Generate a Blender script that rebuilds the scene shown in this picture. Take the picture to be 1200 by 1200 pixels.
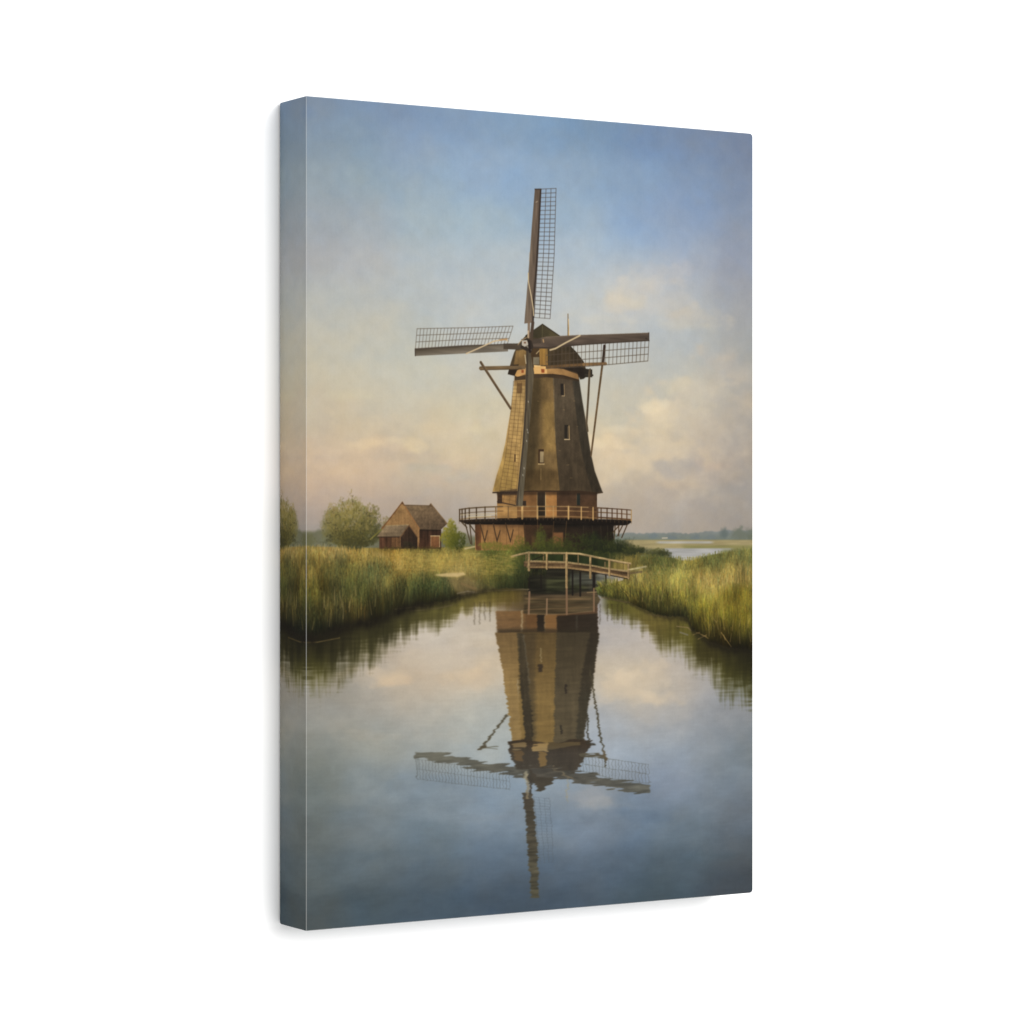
import bpy, bmesh, math, random
import numpy as np
from mathutils import Vector

# ------------------------------------------------------------------ sizes (metres)
CW, CH, CD = 0.3048, 0.4572, 0.03175      # 12 x 18 inch gallery-wrapped canvas, 1.25 inch deep
EDGE = 0.00036                            # radius of the fold
# camera as measured from the photograph
CAM = (-0.77021, -1.43107, 0.23037)
YAW = 0.5631323
FPX = 3470.76                             # focal length in pixels of a 1200 px frame
SHY = -2.1

scene = bpy.context.scene
for o in list(bpy.data.objects):
    bpy.data.objects.remove(o)

# ------------------------------------------------------------------ camera
cd = bpy.data.cameras.new('camera')
cam = bpy.data.objects.new('camera', cd)
scene.collection.objects.link(cam)
cam.location = CAM
cam.rotation_euler = (math.radians(90), 0, -YAW)
cd.sensor_width = 36
cd.lens = FPX / 1200 * 36
cd.shift_y = SHY / 1200
cd.clip_start = 0.01
cd.clip_end = 100
scene.camera = cam

# ------------------------------------------------------------------ view transform, world, lamps
scene.view_settings.view_transform = 'Standard'
scene.view_settings.look = 'None'
scene.view_settings.exposure = 0
scene.view_settings.gamma = 1
scene.view_settings.use_curve_mapping = False

w = bpy.data.worlds.new('World')
scene.world = w
w.use_nodes = True
bg = w.node_tree.nodes['Background']
bg.inputs['Color'].default_value = (1.0, 1.0, 1.0, 1)
bg.inputs['Strength'].default_value = 1.08


def softbox(name, loc, target, size, watts, color=(1, 1, 1)):
    l = bpy.data.lights.new(name, 'AREA')
    l.shape = 'RECTANGLE'
    l.size, l.size_y = size
    l.energy = watts
    l.color = color
    o = bpy.data.objects.new(name, l)
    scene.collection.objects.link(o)
    o.location = loc
    o.rotation_euler = (Vector(target) - Vector(loc)).to_track_quat('-Z', 'Y').to_euler()
    return o


softbox('studio_softbox', (1.25, -4.2, 1.5), (0.15, 0, 0.22), (2.4, 2.4), 178, (1.0, 0.998, 0.99))

# ================================================================== PAINTER
# The picture printed on the canvas, painted with numpy onto a 12 x 18 inch sheet.
#PAINT-BEGIN
TW, TH = 1200, 1800
rng = np.random.default_rng(7)


def sheet(x, y):
    """traced point -> texel on the printed sheet (x right, y down)"""
    x = np.asarray(x, float); y = np.asarray(y, float)
    t = (x - 600) / FPX
    dx = math.sin(YAW) + t * math.cos(YAW)
    dy = math.cos(YAW) - t * math.sin(YAW)
    s = -CAM[1] / dy
    X = CAM[0] + s * dx
    Z = CAM[2] + s * (600 + SHY - y) / FPX
    return X / CW * TW, (CH - Z) / CH * TH


gx, gy = np.meshgrid(np.arange(TW) + .5, np.arange(TH) + .5)
_X = gx / TW * CW - CAM[0]
_Z = CH - gy / TH * CH - CAM[2]
_fw = _X * math.sin(YAW) - CAM[1] * math.cos(YAW)
SX = 600 + FPX * (_X * math.cos(YAW) + CAM[1] * math.sin(YAW)) / _fw
SY = 600 + SHY - FPX * _Z / _fw
del _X, _Z, _fw
K = 1.95                                  # texels per traced unit


def resize(a, h, w):
    """smooth (cubic-ish) upsampling of a small grid"""
    H, W = a.shape[:2]
    def idx(n, m):
        p = (np.arange(n) + .5) / n * (m - 3) + 1
        i = np.clip(p.astype(int), 1, m - 3 if m > 3 else 1)
        return i, p - i
    def wts(t):
        return (((-t + 2) * t - 1) * t / 2, ((3 * t - 5) * t * t + 2) / 2,
                ((-3 * t + 4) * t + 1) * t / 2, (t - 1) * t * t / 2)
    iy, ty = idx(h, H)
    sh = (-1,) + (1,) * (a.ndim - 1)
    b = sum(wt.reshape(sh) * a[np.clip(iy + k - 1, 0, H - 1)] for k, wt in enumerate(wts(ty)))
    ix, tx = idx(w, W)
    sh = (1, -1) + (1,) * (a.ndim - 2)
    return sum(wt.reshape(sh) * b[:, np.clip(ix + k - 1, 0, W - 1)] for k, wt in enumerate(wts(tx)))


def noise(cx, cy, octaves=1, gain=.55):
    """value noise, cell size cx by cy texels, about -1..1"""
    out = np.zeros((TH, TW)); amp = 1; tot = 0
    for k in range(octaves):
        h = max(2, int(TH / cy)) + 4; w_ = max(2, int(TW / cx)) + 4
        out += amp * resize(rng.uniform(-1, 1, (h, w_)), TH, TW)
        tot += amp; amp *= gain; cx = max(1.2, cx / 2); cy = max(1.2, cy / 2)
    return out / tot


def blur(a, s, sy=None):
    sy = s if sy is None else sy
    for ax, q in ((0, sy), (1, s)):
        if q <= 0: continue
        r = int(3 * q + 1)
        k = np.exp(-.5 * (np.arange(-r, r + 1) / q) ** 2); k /= k.sum()
        pad = [(0, 0)] * a.ndim; pad[ax] = (r, r)
        b = np.pad(a, pad, 'edge'); n = a.shape[ax]
        out = 0
        for i, kk in enumerate(k):
            sl = [slice(None)] * a.ndim; sl[ax] = slice(i, i + n)
            out = out + kk * b[tuple(sl)]
        a = out
    return a


def streak(sx, sy, g=.5):
    """direction-smeared white noise, no underlying grid"""
    f = 1
    a = blur(rng.normal(size=(TH, TW)), sx, sy)
    a = np.clip(a / a.std() * g, -1.4, 1.4)
    return a


def colour_cloud(pts, sig, step=10):
    """smooth colour field through scattered samples (x, y, (r, g, b))"""
    P = np.array([[p[0], p[1]] for p in pts], float); Cc = np.array([p[2] for p in pts], float) / 255
    h, w_ = TH // step + 3, TW // step + 3
    ys = np.clip(((np.arange(h) - 1) / (h - 3)) * TH, 0, TH - 1).astype(int)
    xs = np.clip(((np.arange(w_) - 1) / (w_ - 3)) * TW, 0, TW - 1).astype(int)
    X = SX[np.ix_(ys, xs)]; Y = SY[np.ix_(ys, xs)]
    d2 = (X[..., None] - P[:, 0]) ** 2 + ((Y[..., None] - P[:, 1]) * 1.25) ** 2
    wt = np.exp(-d2 / (2 * sig * sig)) + 1e-5 * np.exp(-d2 / (2 * (4 * sig) ** 2)) + 1e-12
    g = (wt[..., None] * Cc).sum(2) / wt.sum(2)[..., None]
    return resize(g, TH, TW)


def smooth(a, b, x):
    t = np.clip((x - a) / (b - a), 0, 1)
    return t * t * (3 - 2 * t)


class Layer:
    def __init__(s):
        s.c = np.zeros((TH, TW, 3)); s.a = np.zeros((TH, TW))

    def over(s, m, col, ys, xs):
        m = m[..., None]
        s.c[ys, xs] = s.c[ys, xs] * (1 - m) + np.asarray(col) * m
        s.a[ys, xs] = s.a[ys, xs] * (1 - m[..., 0]) + m[..., 0]


def col(c): return np.array(c, float) / 255


def bbox(px, py, pad):
    x0 = max(0, int(px.min() - pad)); x1 = min(TW, int(px.max() + pad) + 2)
    y0 = max(0, int(py.min() - pad)); y1 = min(TH, int(py.max() + pad) + 2)
    return slice(y0, y1), slice(x0, x1)


def polymask(pts, ss=3):
    px, py = sheet([p[0] for p in pts], [p[1] for p in pts])
    ys, xs = bbox(px, py, 1)
    X = gx[ys, xs]; Y = gy[ys, xs]
    m = np.zeros(X.shape)
    n = len(px)
    for a in range(ss):
        for b in range(ss):
            xx = X + (a + .5) / ss - .5; yy = Y + (b + .5) / ss - .5
            ins = np.zeros(X.shape, bool)
            for i in range(n):
                x1, y1, x2, y2 = px[i], py[i], px[(i + 1) % n], py[(i + 1) % n]
                if y1 == y2: continue
                c = ((y1 > yy) != (y2 > yy)) & (xx < (x2 - x1) * (yy - y1) / (y2 - y1) + x1)
                ins ^= c
            m += ins
    return m / (ss * ss), ys, xs


def fill(L, pts, c0, c1=None, axis=None, al=1., tex=None, amp=0., soft=0):
    m, ys, xs = polymask(pts)
    if soft:
        r = int(3 * soft + 2)
        ys = slice(max(0, ys.start - r), min(TH, ys.stop + r)); xs2 = slice(max(0, xs.start - r), min(TW, xs.stop + r))
        full = np.zeros((ys.stop - ys.start, xs2.stop - xs2.start))
        mm, y2, x2 = polymask(pts)
        full[y2.start - ys.start:y2.stop - ys.start, x2.start - xs2.start:x2.stop - xs2.start] = mm
        m = blur(full, soft); xs = xs2
    c = col(c0)
    if c1 is not None:
        (ax, ay), (bx, by) = axis
        d = np.array([bx - ax, by - ay], float)
        t = np.clip(((SX[ys, xs] - ax) * d[0] + (SY[ys, xs] - ay) * d[1]) / (d @ d), 0, 1)[..., None]
        c = c * (1 - t) + col(c1) * t
    if tex is not None:
        c = np.clip(c * (1 + amp * tex[ys, xs][..., None]), 0, 1)
    L.over(m * al, c, ys, xs)


def line(L, p, q, w0, c, w1=None, al=1., tex=None, amp=0.):
    w1 = w0 if w1 is None else w1
    (x1, x2), (y1, y2) = sheet([p[0], q[0]], [p[1], q[1]])
    r0, r1 = w0 * K / 2, w1 * K / 2
    ys, xs = bbox(np.array([x1, x2]), np.array([y1, y2]), max(r0, r1) + 1)
    if ys.stop <= ys.start or xs.stop <= xs.start: return
    X = gx[ys, xs] - x1; Y = gy[ys, xs] - y1
    dx, dy = x2 - x1, y2 - y1
    t = np.clip((X * dx + Y * dy) / (dx * dx + dy * dy + 1e-9), 0, 1)
    d = np.hypot(X - t * dx, Y - t * dy)
    r = r0 + (r1 - r0) * t
    m = np.clip(r - d + .5, 0, 1) * np.minimum(1, 2 * r)
    cc = col(c)
    if tex is not None:
        cc = np.clip(cc * (1 + amp * tex[ys, xs][..., None]), 0, 1)
    L.over(m * al, cc, ys, xs)


def path(L, pts, w0, c, **k):
    for a, b in zip(pts[:-1], pts[1:]): line(L, a, b, w0, c, **k)


def along(pl, t):
    """point at fraction t of a polyline"""
    pl = np.asarray(pl, float)
    s = np.r_[0, np.cumsum(np.hypot(*np.diff(pl, axis=0).T))]
    return np.array([np.interp(t * s[-1], s, pl[:, 0]), np.interp(t * s[-1], s, pl[:, 1])])


def lattice(L, A, B, n, m, c, wc=.8, wl=.9, al=.9, jit=0):
    """sail lattice between two edges A and B: n cross laths, m long laths"""
    for i in range(n):
        t = i / (n - 1)
        a, b = along(A, t), along(B, t)
        line(L, a, b, wc, c, al=al * (1 - .25 * rng.random()))
    for j in range(m):
        f = j / (m - 1) if m > 1 else 1
        pts = [along(A, t) * (1 - f) + along(B, t) * f for t in np.linspace(0, 1, 9)]
        path(L, pts, wl, c, al=al)


def blobs(L, n, sampler, r0, r1, colfn, al=.8, squash=1.):
    """many small soft leaf dabs"""
    for _ in range(n):
        x, y = sampler()
        X0, Y0 = sheet(x, y); r = rng.uniform(r0, r1) * K
        ys, xs = bbox(np.array([X0]), np.array([Y0]), r + 2)
        if ys.stop <= ys.start or xs.stop <= xs.start: continue
        a = rng.uniform(0, 3.14); ca, sa = math.cos(a), math.sin(a)
        U = gx[ys, xs] - X0; V = gy[ys, xs] - Y0
        d = np.hypot(U * ca + V * sa, (V * ca - U * sa) / .6) / r
        L.over(np.clip((1 - d) * 1.6, 0, 1) * al, np.clip(col(colfn(x, y)), 0, 1), ys, xs)


def blades(L, xs, ys, hs, lean, field, wid=1, dark=.0, tip=.12, jit=.14):
    """grass blades: base points in traced units, height hs, coloured from a colour field"""
    n = len(xs)
    order = np.argsort(ys); xs, ys, hs, lean = xs[order], ys[order], hs[order], lean[order]
    bx, by = sheet(xs, ys); hh = hs * K; ll = lean * K
    br = 1 + rng.normal(0, jit, n); hue = rng.normal(0, .05, n)
    warm = rng.random(n) < .13
    for ci in range(0, n, 500):
        sl = slice(ci, ci + 500)
        S = 60
        t = np.linspace(0, 1, S)[None]
        X = bx[sl, None] + ll[sl, None] * t ** 1.8
        Y = by[sl, None] - hh[sl, None] * t
        fx = np.clip(X.astype(int), 0, TW - 1); fy = np.clip(Y.astype(int), 0, TH - 1)
        my = np.clip((by[sl, None] - hh[sl, None] * (.35 + .65 * t)).astype(int), 0, TH - 1)
        cc = field[my, fx]
        f = (br[sl, None] * (1 - dark + (dark + tip) * t))[..., None]
        tint = np.stack([1 + hue[sl], np.ones(len(hue[sl])), 1 - hue[sl]], -1)[:, None]
        cc = cc * f * tint
        wm = warm[sl][:, None, None] * np.clip(t - .25, 0, 1)[..., None]
        cc = cc * (1 - .5 * wm) + np.array([.64, .55, .34]) * (.5 * wm)
        cc = np.clip(cc, 0, 1)
        for k in range(wid):
            gxk = np.clip(fx + k, 0, TW - 1)
            ok = (X + k >= 0) & (X + k < TW) & (Y >= 0) & (Y < TH)
            ok &= (t * np.ones_like(X)) < (1 if k == 0 else .7)
            old = L.c[fy[ok], gxk[ok]]
            L.c[fy[ok], gxk[ok]] = old * .3 + cc[ok] * .7 if False else cc[ok]
            L.a[fy[ok], gxk[ok]] = 1


def comp(dst, L, al=1., s=0.):
    c, a = L.c, L.a
    if s: c, a = blur(c, s), blur(a, s)
    return dst * (1 - al * a[..., None]) + al * c


# ---------------------------------------------------------------- shared grain
N_FINE = noise(3, 3, 2)
N_MED = noise(22, 22, 3)
N_BIG = noise(150, 120, 4)
N_VERT = streak(1.2, 12)               # upright strokes
N_HOR = streak(14, 1.4)                  # level strokes

# ---------------------------------------------------------------- sky
SKY = [
 (345,105,(118,134,158)),(370,125,(124,141,165)),(450,125,(124,145,176)),(540,135,(128,152,184)),(600,145,(128,155,188)),
 (365,160,(131,149,168)),(420,160,(131,154,178)),(480,180,(136,158,188)),
 (370,210,(145,159,171)),(430,210,(146,165,180)),(500,210,(149,170,190)),(570,200,(144,168,199)),
 (370,260,(156,163,171)),(430,260,(159,169,180)),(500,260,(160,177,190)),(570,260,(158,178,195)),
 (370,300,(165,168,174)),(430,310,(172,175,180)),(500,310,(172,181,188)),(580,310,(172,184,195)),
 (370,350,(176,177,174)),(430,350,(180,181,178)),(500,350,(180,185,188)),(570,350,(182,188,193)),
 (370,390,(187,182,170)),(440,390,(188,186,178)),(480,390,(184,187,183)),(560,395,(186,189,190)),
 (620,145,(126,154,186)),(700,150,(119,147,180)),(760,160,(118,140,174)),(830,170,(118,136,166)),(875,170,(114,128,156)),
 (600,210,(140,165,195)),(690,210,(137,162,192)),(750,210,(131,157,191)),(820,210,(127,148,180)),(875,220,(126,140,166)),
 (670,250,(150,172,195)),(750,260,(138,162,196)),(800,250,(135,155,188)),(875,260,(138,149,170)),
 (680,300,(166,182,199)),(740,300,(152,173,199)),(800,290,(146,163,190)),(875,300,(145,152,170)),
 (690,340,(178,188,196)),(740,338,(186,188,192)),(720,350,(190,190,188)),(760,330,(176,181,188)),(800,310,(168,174,188)),(875,340,(152,155,166)),
 (650,370,(185,190,194)),(700,365,(190,190,190)),(760,370,(175,182,192)),(810,365,(178,181,185)),(870,365,(160,160,164)),
 (790,400,(176,182,189)),(870,410,(160,162,166)),
 (370,420,(190,185,172)),(440,420,(191,188,178)),(500,430,(191,190,181)),(560,440,(193,191,184)),
 (370,460,(194,184,166)),(420,460,(199,188,167)),(480,470,(198,190,174)),(550,480,(200,191,170)),
 (370,500,(194,178,157)),(430,500,(201,184,160)),(500,500,(201,187,165)),(560,500,(203,189,163)),
 (360,530,(197,176,152)),(420,524,(208,184,155)),(480,525,(210,188,156)),(520,525,(205,186,158)),(570,520,(205,188,160)),
 (370,545,(203,175,149)),(430,545,(202,178,155)),(500,548,(192,178,158)),(560,545,(203,182,157)),
 (370,570,(198,170,149)),(430,570,(195,170,152)),(500,565,(196,174,153)),(560,560,(198,177,156)),
 (365,600,(172,155,148)),(430,588,(180,162,150)),(500,590,(177,160,149)),(540,590,(174,160,150)),
 (365,628,(152,146,141)),(450,612,(165,152,146)),(530,618,(158,150,146)),
 (720,450,(190,188,181)),(760,440,(185,186,184)),(820,420,(179,179,179)),(875,425,(160,161,163)),
 (700,480,(195,190,176)),(740,480,(196,189,175)),(780,470,(192,185,173)),(820,460,(194,184,168)),(875,465,(166,160,154)),
 (740,520,(204,189,163)),(700,525,(206,188,160)),(760,535,(200,181,158)),(785,505,(203,188,163)),
 (720,545,(203,182,157)),(830,500,(186,173,160)),(875,505,(165,155,147)),(800,530,(180,168,158)),(835,545,(186,168,155)),(800,550,(170,162,159)),(875,555,(157,148,143)),
 (720,575,(186,170,155)),(790,570,(184,167,153)),(850,580,(158,152,150)),(760,592,(174,161,151)),(740,602,(178,163,151)),(830,602,(168,156,147)),(875,610,(150,143,141)),
 (720,615,(168,158,152)),(780,620,(165,156,151)),(870,622,(154,146,142)),
 (640,430,(188,189,188)),(640,520,(204,190,165)),(640,600,(176,162,150)),
]
img = colour_cloud(SKY, 26)


def puff(img, x, y, rx, ry, c, al, seedn, edge=.9, up=.0):
    d = np.hypot((SX + WX * rx * .55 * edge - x) / rx, (SY + WY * ry * .6 * edge - y) / ry)
    m = smooth(1.2, .25, d + edge * .55 * seedn + up * np.clip((SY - y) / ry, -1, 1))
    m = (al * m)[..., None]
    return img * (1 - m) + col(c) * m


WX = noise(70, 60, 3, .6) * 1.6; WY = noise(70, 50, 3, .6) * 1.6
CN = noise(46, 38, 4, .6); CN2 = noise(60, 34, 4, .55)
for p in [(820,500,70,60,(204,186,166),.5),(745,532,74,36,(214,192,164),.65),(700,545,40,24,(212,190,162),.4),(850,440,40,30,(192,178,166),.35),(440,540,110,24,(208,180,156),.45),(520,505,90,22,(212,192,166),.40),(380,470,60,24,(202,184,164),.3),(760,360,60,24,(194,188,184),.35),(735,348,40,12,(206,194,176),.40),(765,332,36,14,(198,188,180),.40),(792,314,26,16,(184,180,184),.35),(812,372,32,14,(194,184,172),.40),
          (728,354,34,12,(210,196,176),.35),(748,338,40,11,(202,192,180),.3),(775,318,34,12,(184,184,188),.45),(700,372,40,9,(198,194,186),.5),
          (818,366,26,11,(200,188,172),.3),(800,382,34,8,(192,187,178),.45),
          (728,522,44,24,(218,194,164),.75),(712,512,26,14,(230,204,170),.7),(772,492,34,26,(220,198,168),.75),(765,480,22,12,(232,208,174),.7),
          (812,458,34,20,(202,188,170),.6),(795,452,20,12,(212,198,172),.35),(740,540,44,14,(212,188,160),.45),(790,548,32,12,(164,159,160),.5),
          (838,545,24,9,(196,172,154),.5),(790,566,26,8,(194,172,150),.4),(850,575,30,10,(154,150,150),.35),(862,480,26,18,(178,166,154),.4),
          (700,516,16,9,(226,206,172),.4),(722,502,18,8,(226,206,176),.5),(748,516,14,8,(180,172,164),.35),(756,478,14,10,(228,210,180),.5),(778,474,14,8,(224,206,178),.4),(792,510,18,12,(176,168,162),.35),(830,480,20,9,(206,190,168),.3),
          (735,528,20,5,(190,178,166),.35),(728,352,18,6,(216,202,180),.3),(748,330,24,6,(196,192,186),.4),
          (420,523,26,9,(214,188,156),.55),(481,522,24,9,(226,200,162),.75),(428,521,20,7,(222,194,160),.6),(455,536,34,7,(184,168,152),.35),(384,528,22,7,(214,186,158),.45),(556,505,26,9,(216,198,164),.5),(520,527,40,8,(210,189,158),.4),(500,548,26,7,(184,175,160),.5),
          (540,555,30,8,(184,176,162),.4),(560,538,30,10,(212,189,158),.4),(390,545,34,9,(212,182,152),.35),(415,462,34,9,(205,194,168),.35),
          (545,485,44,10,(206,196,172),.3),(440,585,60,6,(170,156,150),.3),(640,505,60,30,(206,192,165),.25)]:
    img = puff(img, *p, CN if p[0] % 2 else CN2)
def desat(a, k):
    g = a @ np.array([.3, .59, .11])
    return g[..., None] + (a - g[..., None]) * k
# broken cloud texture that fades out towards the blue
cl = smooth(-.15, .75, noise(150, 60, 5, .62)) * smooth(240, 420, SY) * smooth(640, 600, SY)
img = img * (1 - .12 * cl[..., None]) + col((214, 200, 178)) * (.12 * cl[..., None])
cl = smooth(.0, .8, noise(120, 50, 5, .62)) * smooth(330, 500, SY)
img = img * (1 - .12 * cl[..., None]) + col((150, 150, 158)) * (.12 * cl[..., None])
img = img * (1 + .018 * N_BIG + .016 * N_MED + .004 * N_VERT + .004 * N_FINE)[..., None]
# painterly patches
pt = noise(34, 26, 3, .7)
img = img * (1 + .014 * pt)[..., None] + (noise(44, 34, 3, .7)[..., None] * np.array([.011, .003, -.011]))
img = np.clip(desat(img, .85) * 1.008, 0, 1)
_g = smooth(300, 430, SY)[..., None]
img = np.clip(img * (np.array([1.0, 1.0, .985]) * (1 - _g) + np.array([1.0, .998, .968]) * _g), 0, 1)
warmth = noise(80, 70, 3)[..., None] * np.array([.010, .0, -.012])
img = img + warmth

# ---------------------------------------------------------------- far shore on both sides
far = Layer()
hz = np.interp(SX, [340, 365, 380, 520, 560, 700, 760, 800, 850, 890], [619, 622, 619, 622, 626, 626, 624.5, 625, 622, 621])
tops = hz + 1.6 * noise(26, 400, 2) + .8 * noise(7, 300, 1)
m = smooth(-1.2, 1.2, SY - tops) * smooth(637, 633, SY)
fc = col((124, 130, 130)) * (1 - smooth(620, 633, SY))[..., None] + col((112, 120, 110)) * smooth(620, 633, SY)[..., None]
left = (SX < 560)
fc = np.where(left[..., None], col((106, 106, 82)) * (1 + .10 * N_MED[..., None]), fc * (1 + .05 * N_MED[..., None]))
m = np.where(left, smooth(-3, 3, SY - tops - 2) * (SY < 660), m)
img = img * (1 - .85 * m[..., None]) + fc * .85 * m[..., None]
for (x, y, rx, ry, c, al) in [(847, 627, 7, 7.5, (104, 112, 108), .95), (866, 628, 12, 9, (112, 116, 104), .95), (884, 628, 12, 11, (108, 112, 98), .95), (815, 629, 7, 5, (112, 120, 120), .8), (790, 630, 10, 3.5, (112, 120, 122), .7),
                              (765, 629, 9, 4, (112, 122, 126), .6), (828, 629, 12, 4, (114, 122, 124), .6), (398, 632, 20, 8, (108, 114, 92), .8), (362, 633, 12, 8, (112, 112, 88), .8)]:
    img = puff(img, x, y, rx, ry, c, al, noise(9, 9, 2), edge=.6)
# fields and far water on the right
def band(img, y0, y1, x0, x1, c, al=1., s=1.):
    m = smooth(y0 - s, y0 + s, SY) * smooth(y1 + s, y1 - s, SY) * smooth(x0 - 4, x0 + 4, SX) * smooth(x1 + 4, x1 - 4, SX) * al
    return img * (1 - m[..., None]) + col(c) * (1 + .06 * N_HOR[..., None]) * m[..., None]
img = band(img, 632.5, 700, 730, 900, (138, 132, 98))
img = band(img, 633, 643, 735, 900, (160, 146, 108), .9)
img = band(img, 634.2, 637, 770, 835, (172, 168, 158), .9, .8)
img = band(img, 639, 645, 800, 900, (132, 128, 82), .75, 1.5)
img = band(img, 642.5, 662, 778, 858, (166, 164, 160), 1, 1.2)
img = band(img, 644, 662, 846, 900, (120, 120, 76), .8, 3)
line_l = Layer(); line(line_l, (776, 630.6), (782, 630.4), 1.3, (205, 190, 165)); img = comp(img, line_l, .8, .6)

# ---------------------------------------------------------------- water
WAT = [
 (500,735,(190,180,160)),(450,785,(180,168,146)),(520,745,(195,183,160)),(560,738,(192,178,150)),(480,797,(196,174,141)),(540,790,(203,180,146)),(575,770,(198,181,150)),
 (400,800,(150,142,122)),(380,830,(148,146,136)),(440,820,(165,161,149)),(500,830,(177,171,155)),(560,830,(179,177,162)),
 (370,870,(134,137,130)),(430,865,(151,151,140)),(500,870,(155,159,154)),(570,870,(160,168,168)),(580,850,(171,172,161)),
 (350,920,(112,119,116)),(370,920,(115,122,118)),(430,920,(128,137,139)),(500,930,(128,140,148)),(570,940,(130,145,158)),
 (370,970,(105,112,110)),(430,970,(114,125,131)),(500,970,(110,125,135)),(590,980,(110,126,141)),
 (370,1020,(94,103,104)),(430,1010,(96,108,114)),(500,1010,(92,106,116)),(590,1020,(87,102,116)),
 (360,1075,(82,90,91)),(430,1070,(76,90,98)),(500,1065,(73,88,100)),(600,1062,(71,86,100)),
 (720,735,(168,164,155)),(745,752,(182,171,153)),(730,790,(194,178,148)),(745,800,(200,182,149)),(775,815,(194,176,148)),(720,830,(165,165,161)),(770,842,(164,164,161)),(810,840,(154,157,158)),
 (800,790,(168,162,150)),(850,845,(138,140,140)),
 (710,860,(158,168,178)),(760,870,(148,158,168)),(820,870,(138,148,158)),(875,880,(116,125,130)),
 (780,920,(130,142,158)),(850,920,(120,131,141)),(875,950,(104,112,120)),
 (700,940,(140,148,155)),(680,970,(118,132,148)),(740,960,(103,120,138)),(800,970,(107,121,132)),(875,990,(92,101,108)),
 (640,900,(140,155,168)),(640,960,(120,136,150)),(650,1020,(88,102,116)),(720,1020,(85,101,117)),(800,1010,(82,97,108)),(875,1030,(74,82,89)),
 (660,1060,(73,87,100)),(760,1048,(71,87,97)),(875,1045,(68,76,84)),
 (640,700,(70,60,45)),(640,760,(150,140,120)),(640,830,(160,160,150)),
]
wat = colour_cloud(WAT, 25)
for p in [(735,795,30,11,(206,186,154),.65),(775,818,30,10,(200,182,154),.6),(748,790,16,6,(216,194,158),.5),(764,812,16,5,(208,188,156),.5),(720,742,26,10,(184,172,152),.4),(745,860,60,10,(162,164,164),.3),
          (470,797,34,9,(208,180,142),.6),(545,788,34,11,(212,186,146),.6),(430,862,44,8,(164,158,142),.35),(700,938,30,9,(156,154,150),.5),
          (640,985,40,8,(120,130,138),.3),(740,955,50,10,(98,117,138),.4),(520,915,60,9,(124,139,152),.35),(820,1005,50,8,(78,94,104),.3),
          (450,1000,60,8,(92,108,118),.3),(540,955,70,8,(134,146,156),.3),(860,900,40,8,(130,140,148),.3),(500,860,70,10,(172,168,154),.25),
          (520,745,60,8,(202,190,164),.4)]:
    wat = puff(wat, *p, CN if p[0] % 2 else CN2, edge=.9)
wat = wat * (1 + .016 * N_BIG + .014 * N_MED + .008 * N_HOR + .004 * N_VERT + .005 * N_FINE)[..., None]
cl = smooth(.0, .8, noise(140, 40, 5, .62)) * smooth(1080, 760, SY)
wat = wat * (1 - .14 * cl[..., None]) + col((150, 148, 142)) * (.14 * cl[..., None])
pt = noise(60, 22, 4, .65)
pt2 = noise(110, 40, 4, .6)
pt3 = noise(44, 30, 4, .7)
wat = wat * (1 + .022 * pt + .05 * pt2 * smooth(860, 960, SY) + .030 * pt3)[..., None]
wat = wat * (1 + smooth(900, 740, SY)[..., None] * np.array([.0, -.004, .035]))
for p in [(452,792,44,12,(208,184,152),.5),(520,768,60,16,(200,184,160),.4),(560,800,30,12,(204,180,150),.4),(745,800,46,22,(206,186,158),.55), (735,792,26,10,(220,196,162),.5), (768,816,26,9,(212,190,160),.45),(770,840,40,16,(176,170,162),.35),(400,850,50,14,(160,158,148),.35),(690,930,40,10,(160,158,156),.35),(600,960,30,14,(134,142,150),.25)]:
    wat = puff(wat, *p, CN if p[0] % 2 else CN2, edge=.9)
wat = desat(wat, .86) * np.array([.995, .995, .995]) * 1.02
wat = wat + noise(70, 50, 3)[..., None] * np.array([.008, 0., -.010])

LB_X = [300, 358, 380, 400, 415, 444, 462, 490, 520, 540, 573, 600, 622, 640]
LB_Y = [752, 748, 744, 737, 732, 728, 717, 710, 706, 699, 692, 690.5, 690, 690]
RB_X = [696, 704, 718, 732, 737, 757, 770, 783, 800, 806, 811, 820, 830, 844, 858, 882, 900]
RB_Y = [693, 699, 702, 704, 707, 716, 721, 723.5, 723, 726, 739, 745, 752, 757, 760, 763, 764]
_w = (noise(18, 500, 3) * 2.6 + noise(5, 400, 1) * .8)[TH // 2][None] * np.ones((TH, 1))
shore_l = np.interp(SX, LB_X, LB_Y) + _w * smooth(640, 600, SX); shore_r = np.interp(SX, RB_X, RB_Y) + _w
is_left = SX < 640; is_right = SX > 690
wl = np.where(is_left, shore_l, np.where(is_right, shore_r, 668.))
wmask = smooth(-.7, .7, SY - wl)
img = img * (1 - wmask[..., None]) + wat * wmask[..., None]

# ---------------------------------------------------------------- reflection layers
ref = Layer()
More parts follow.
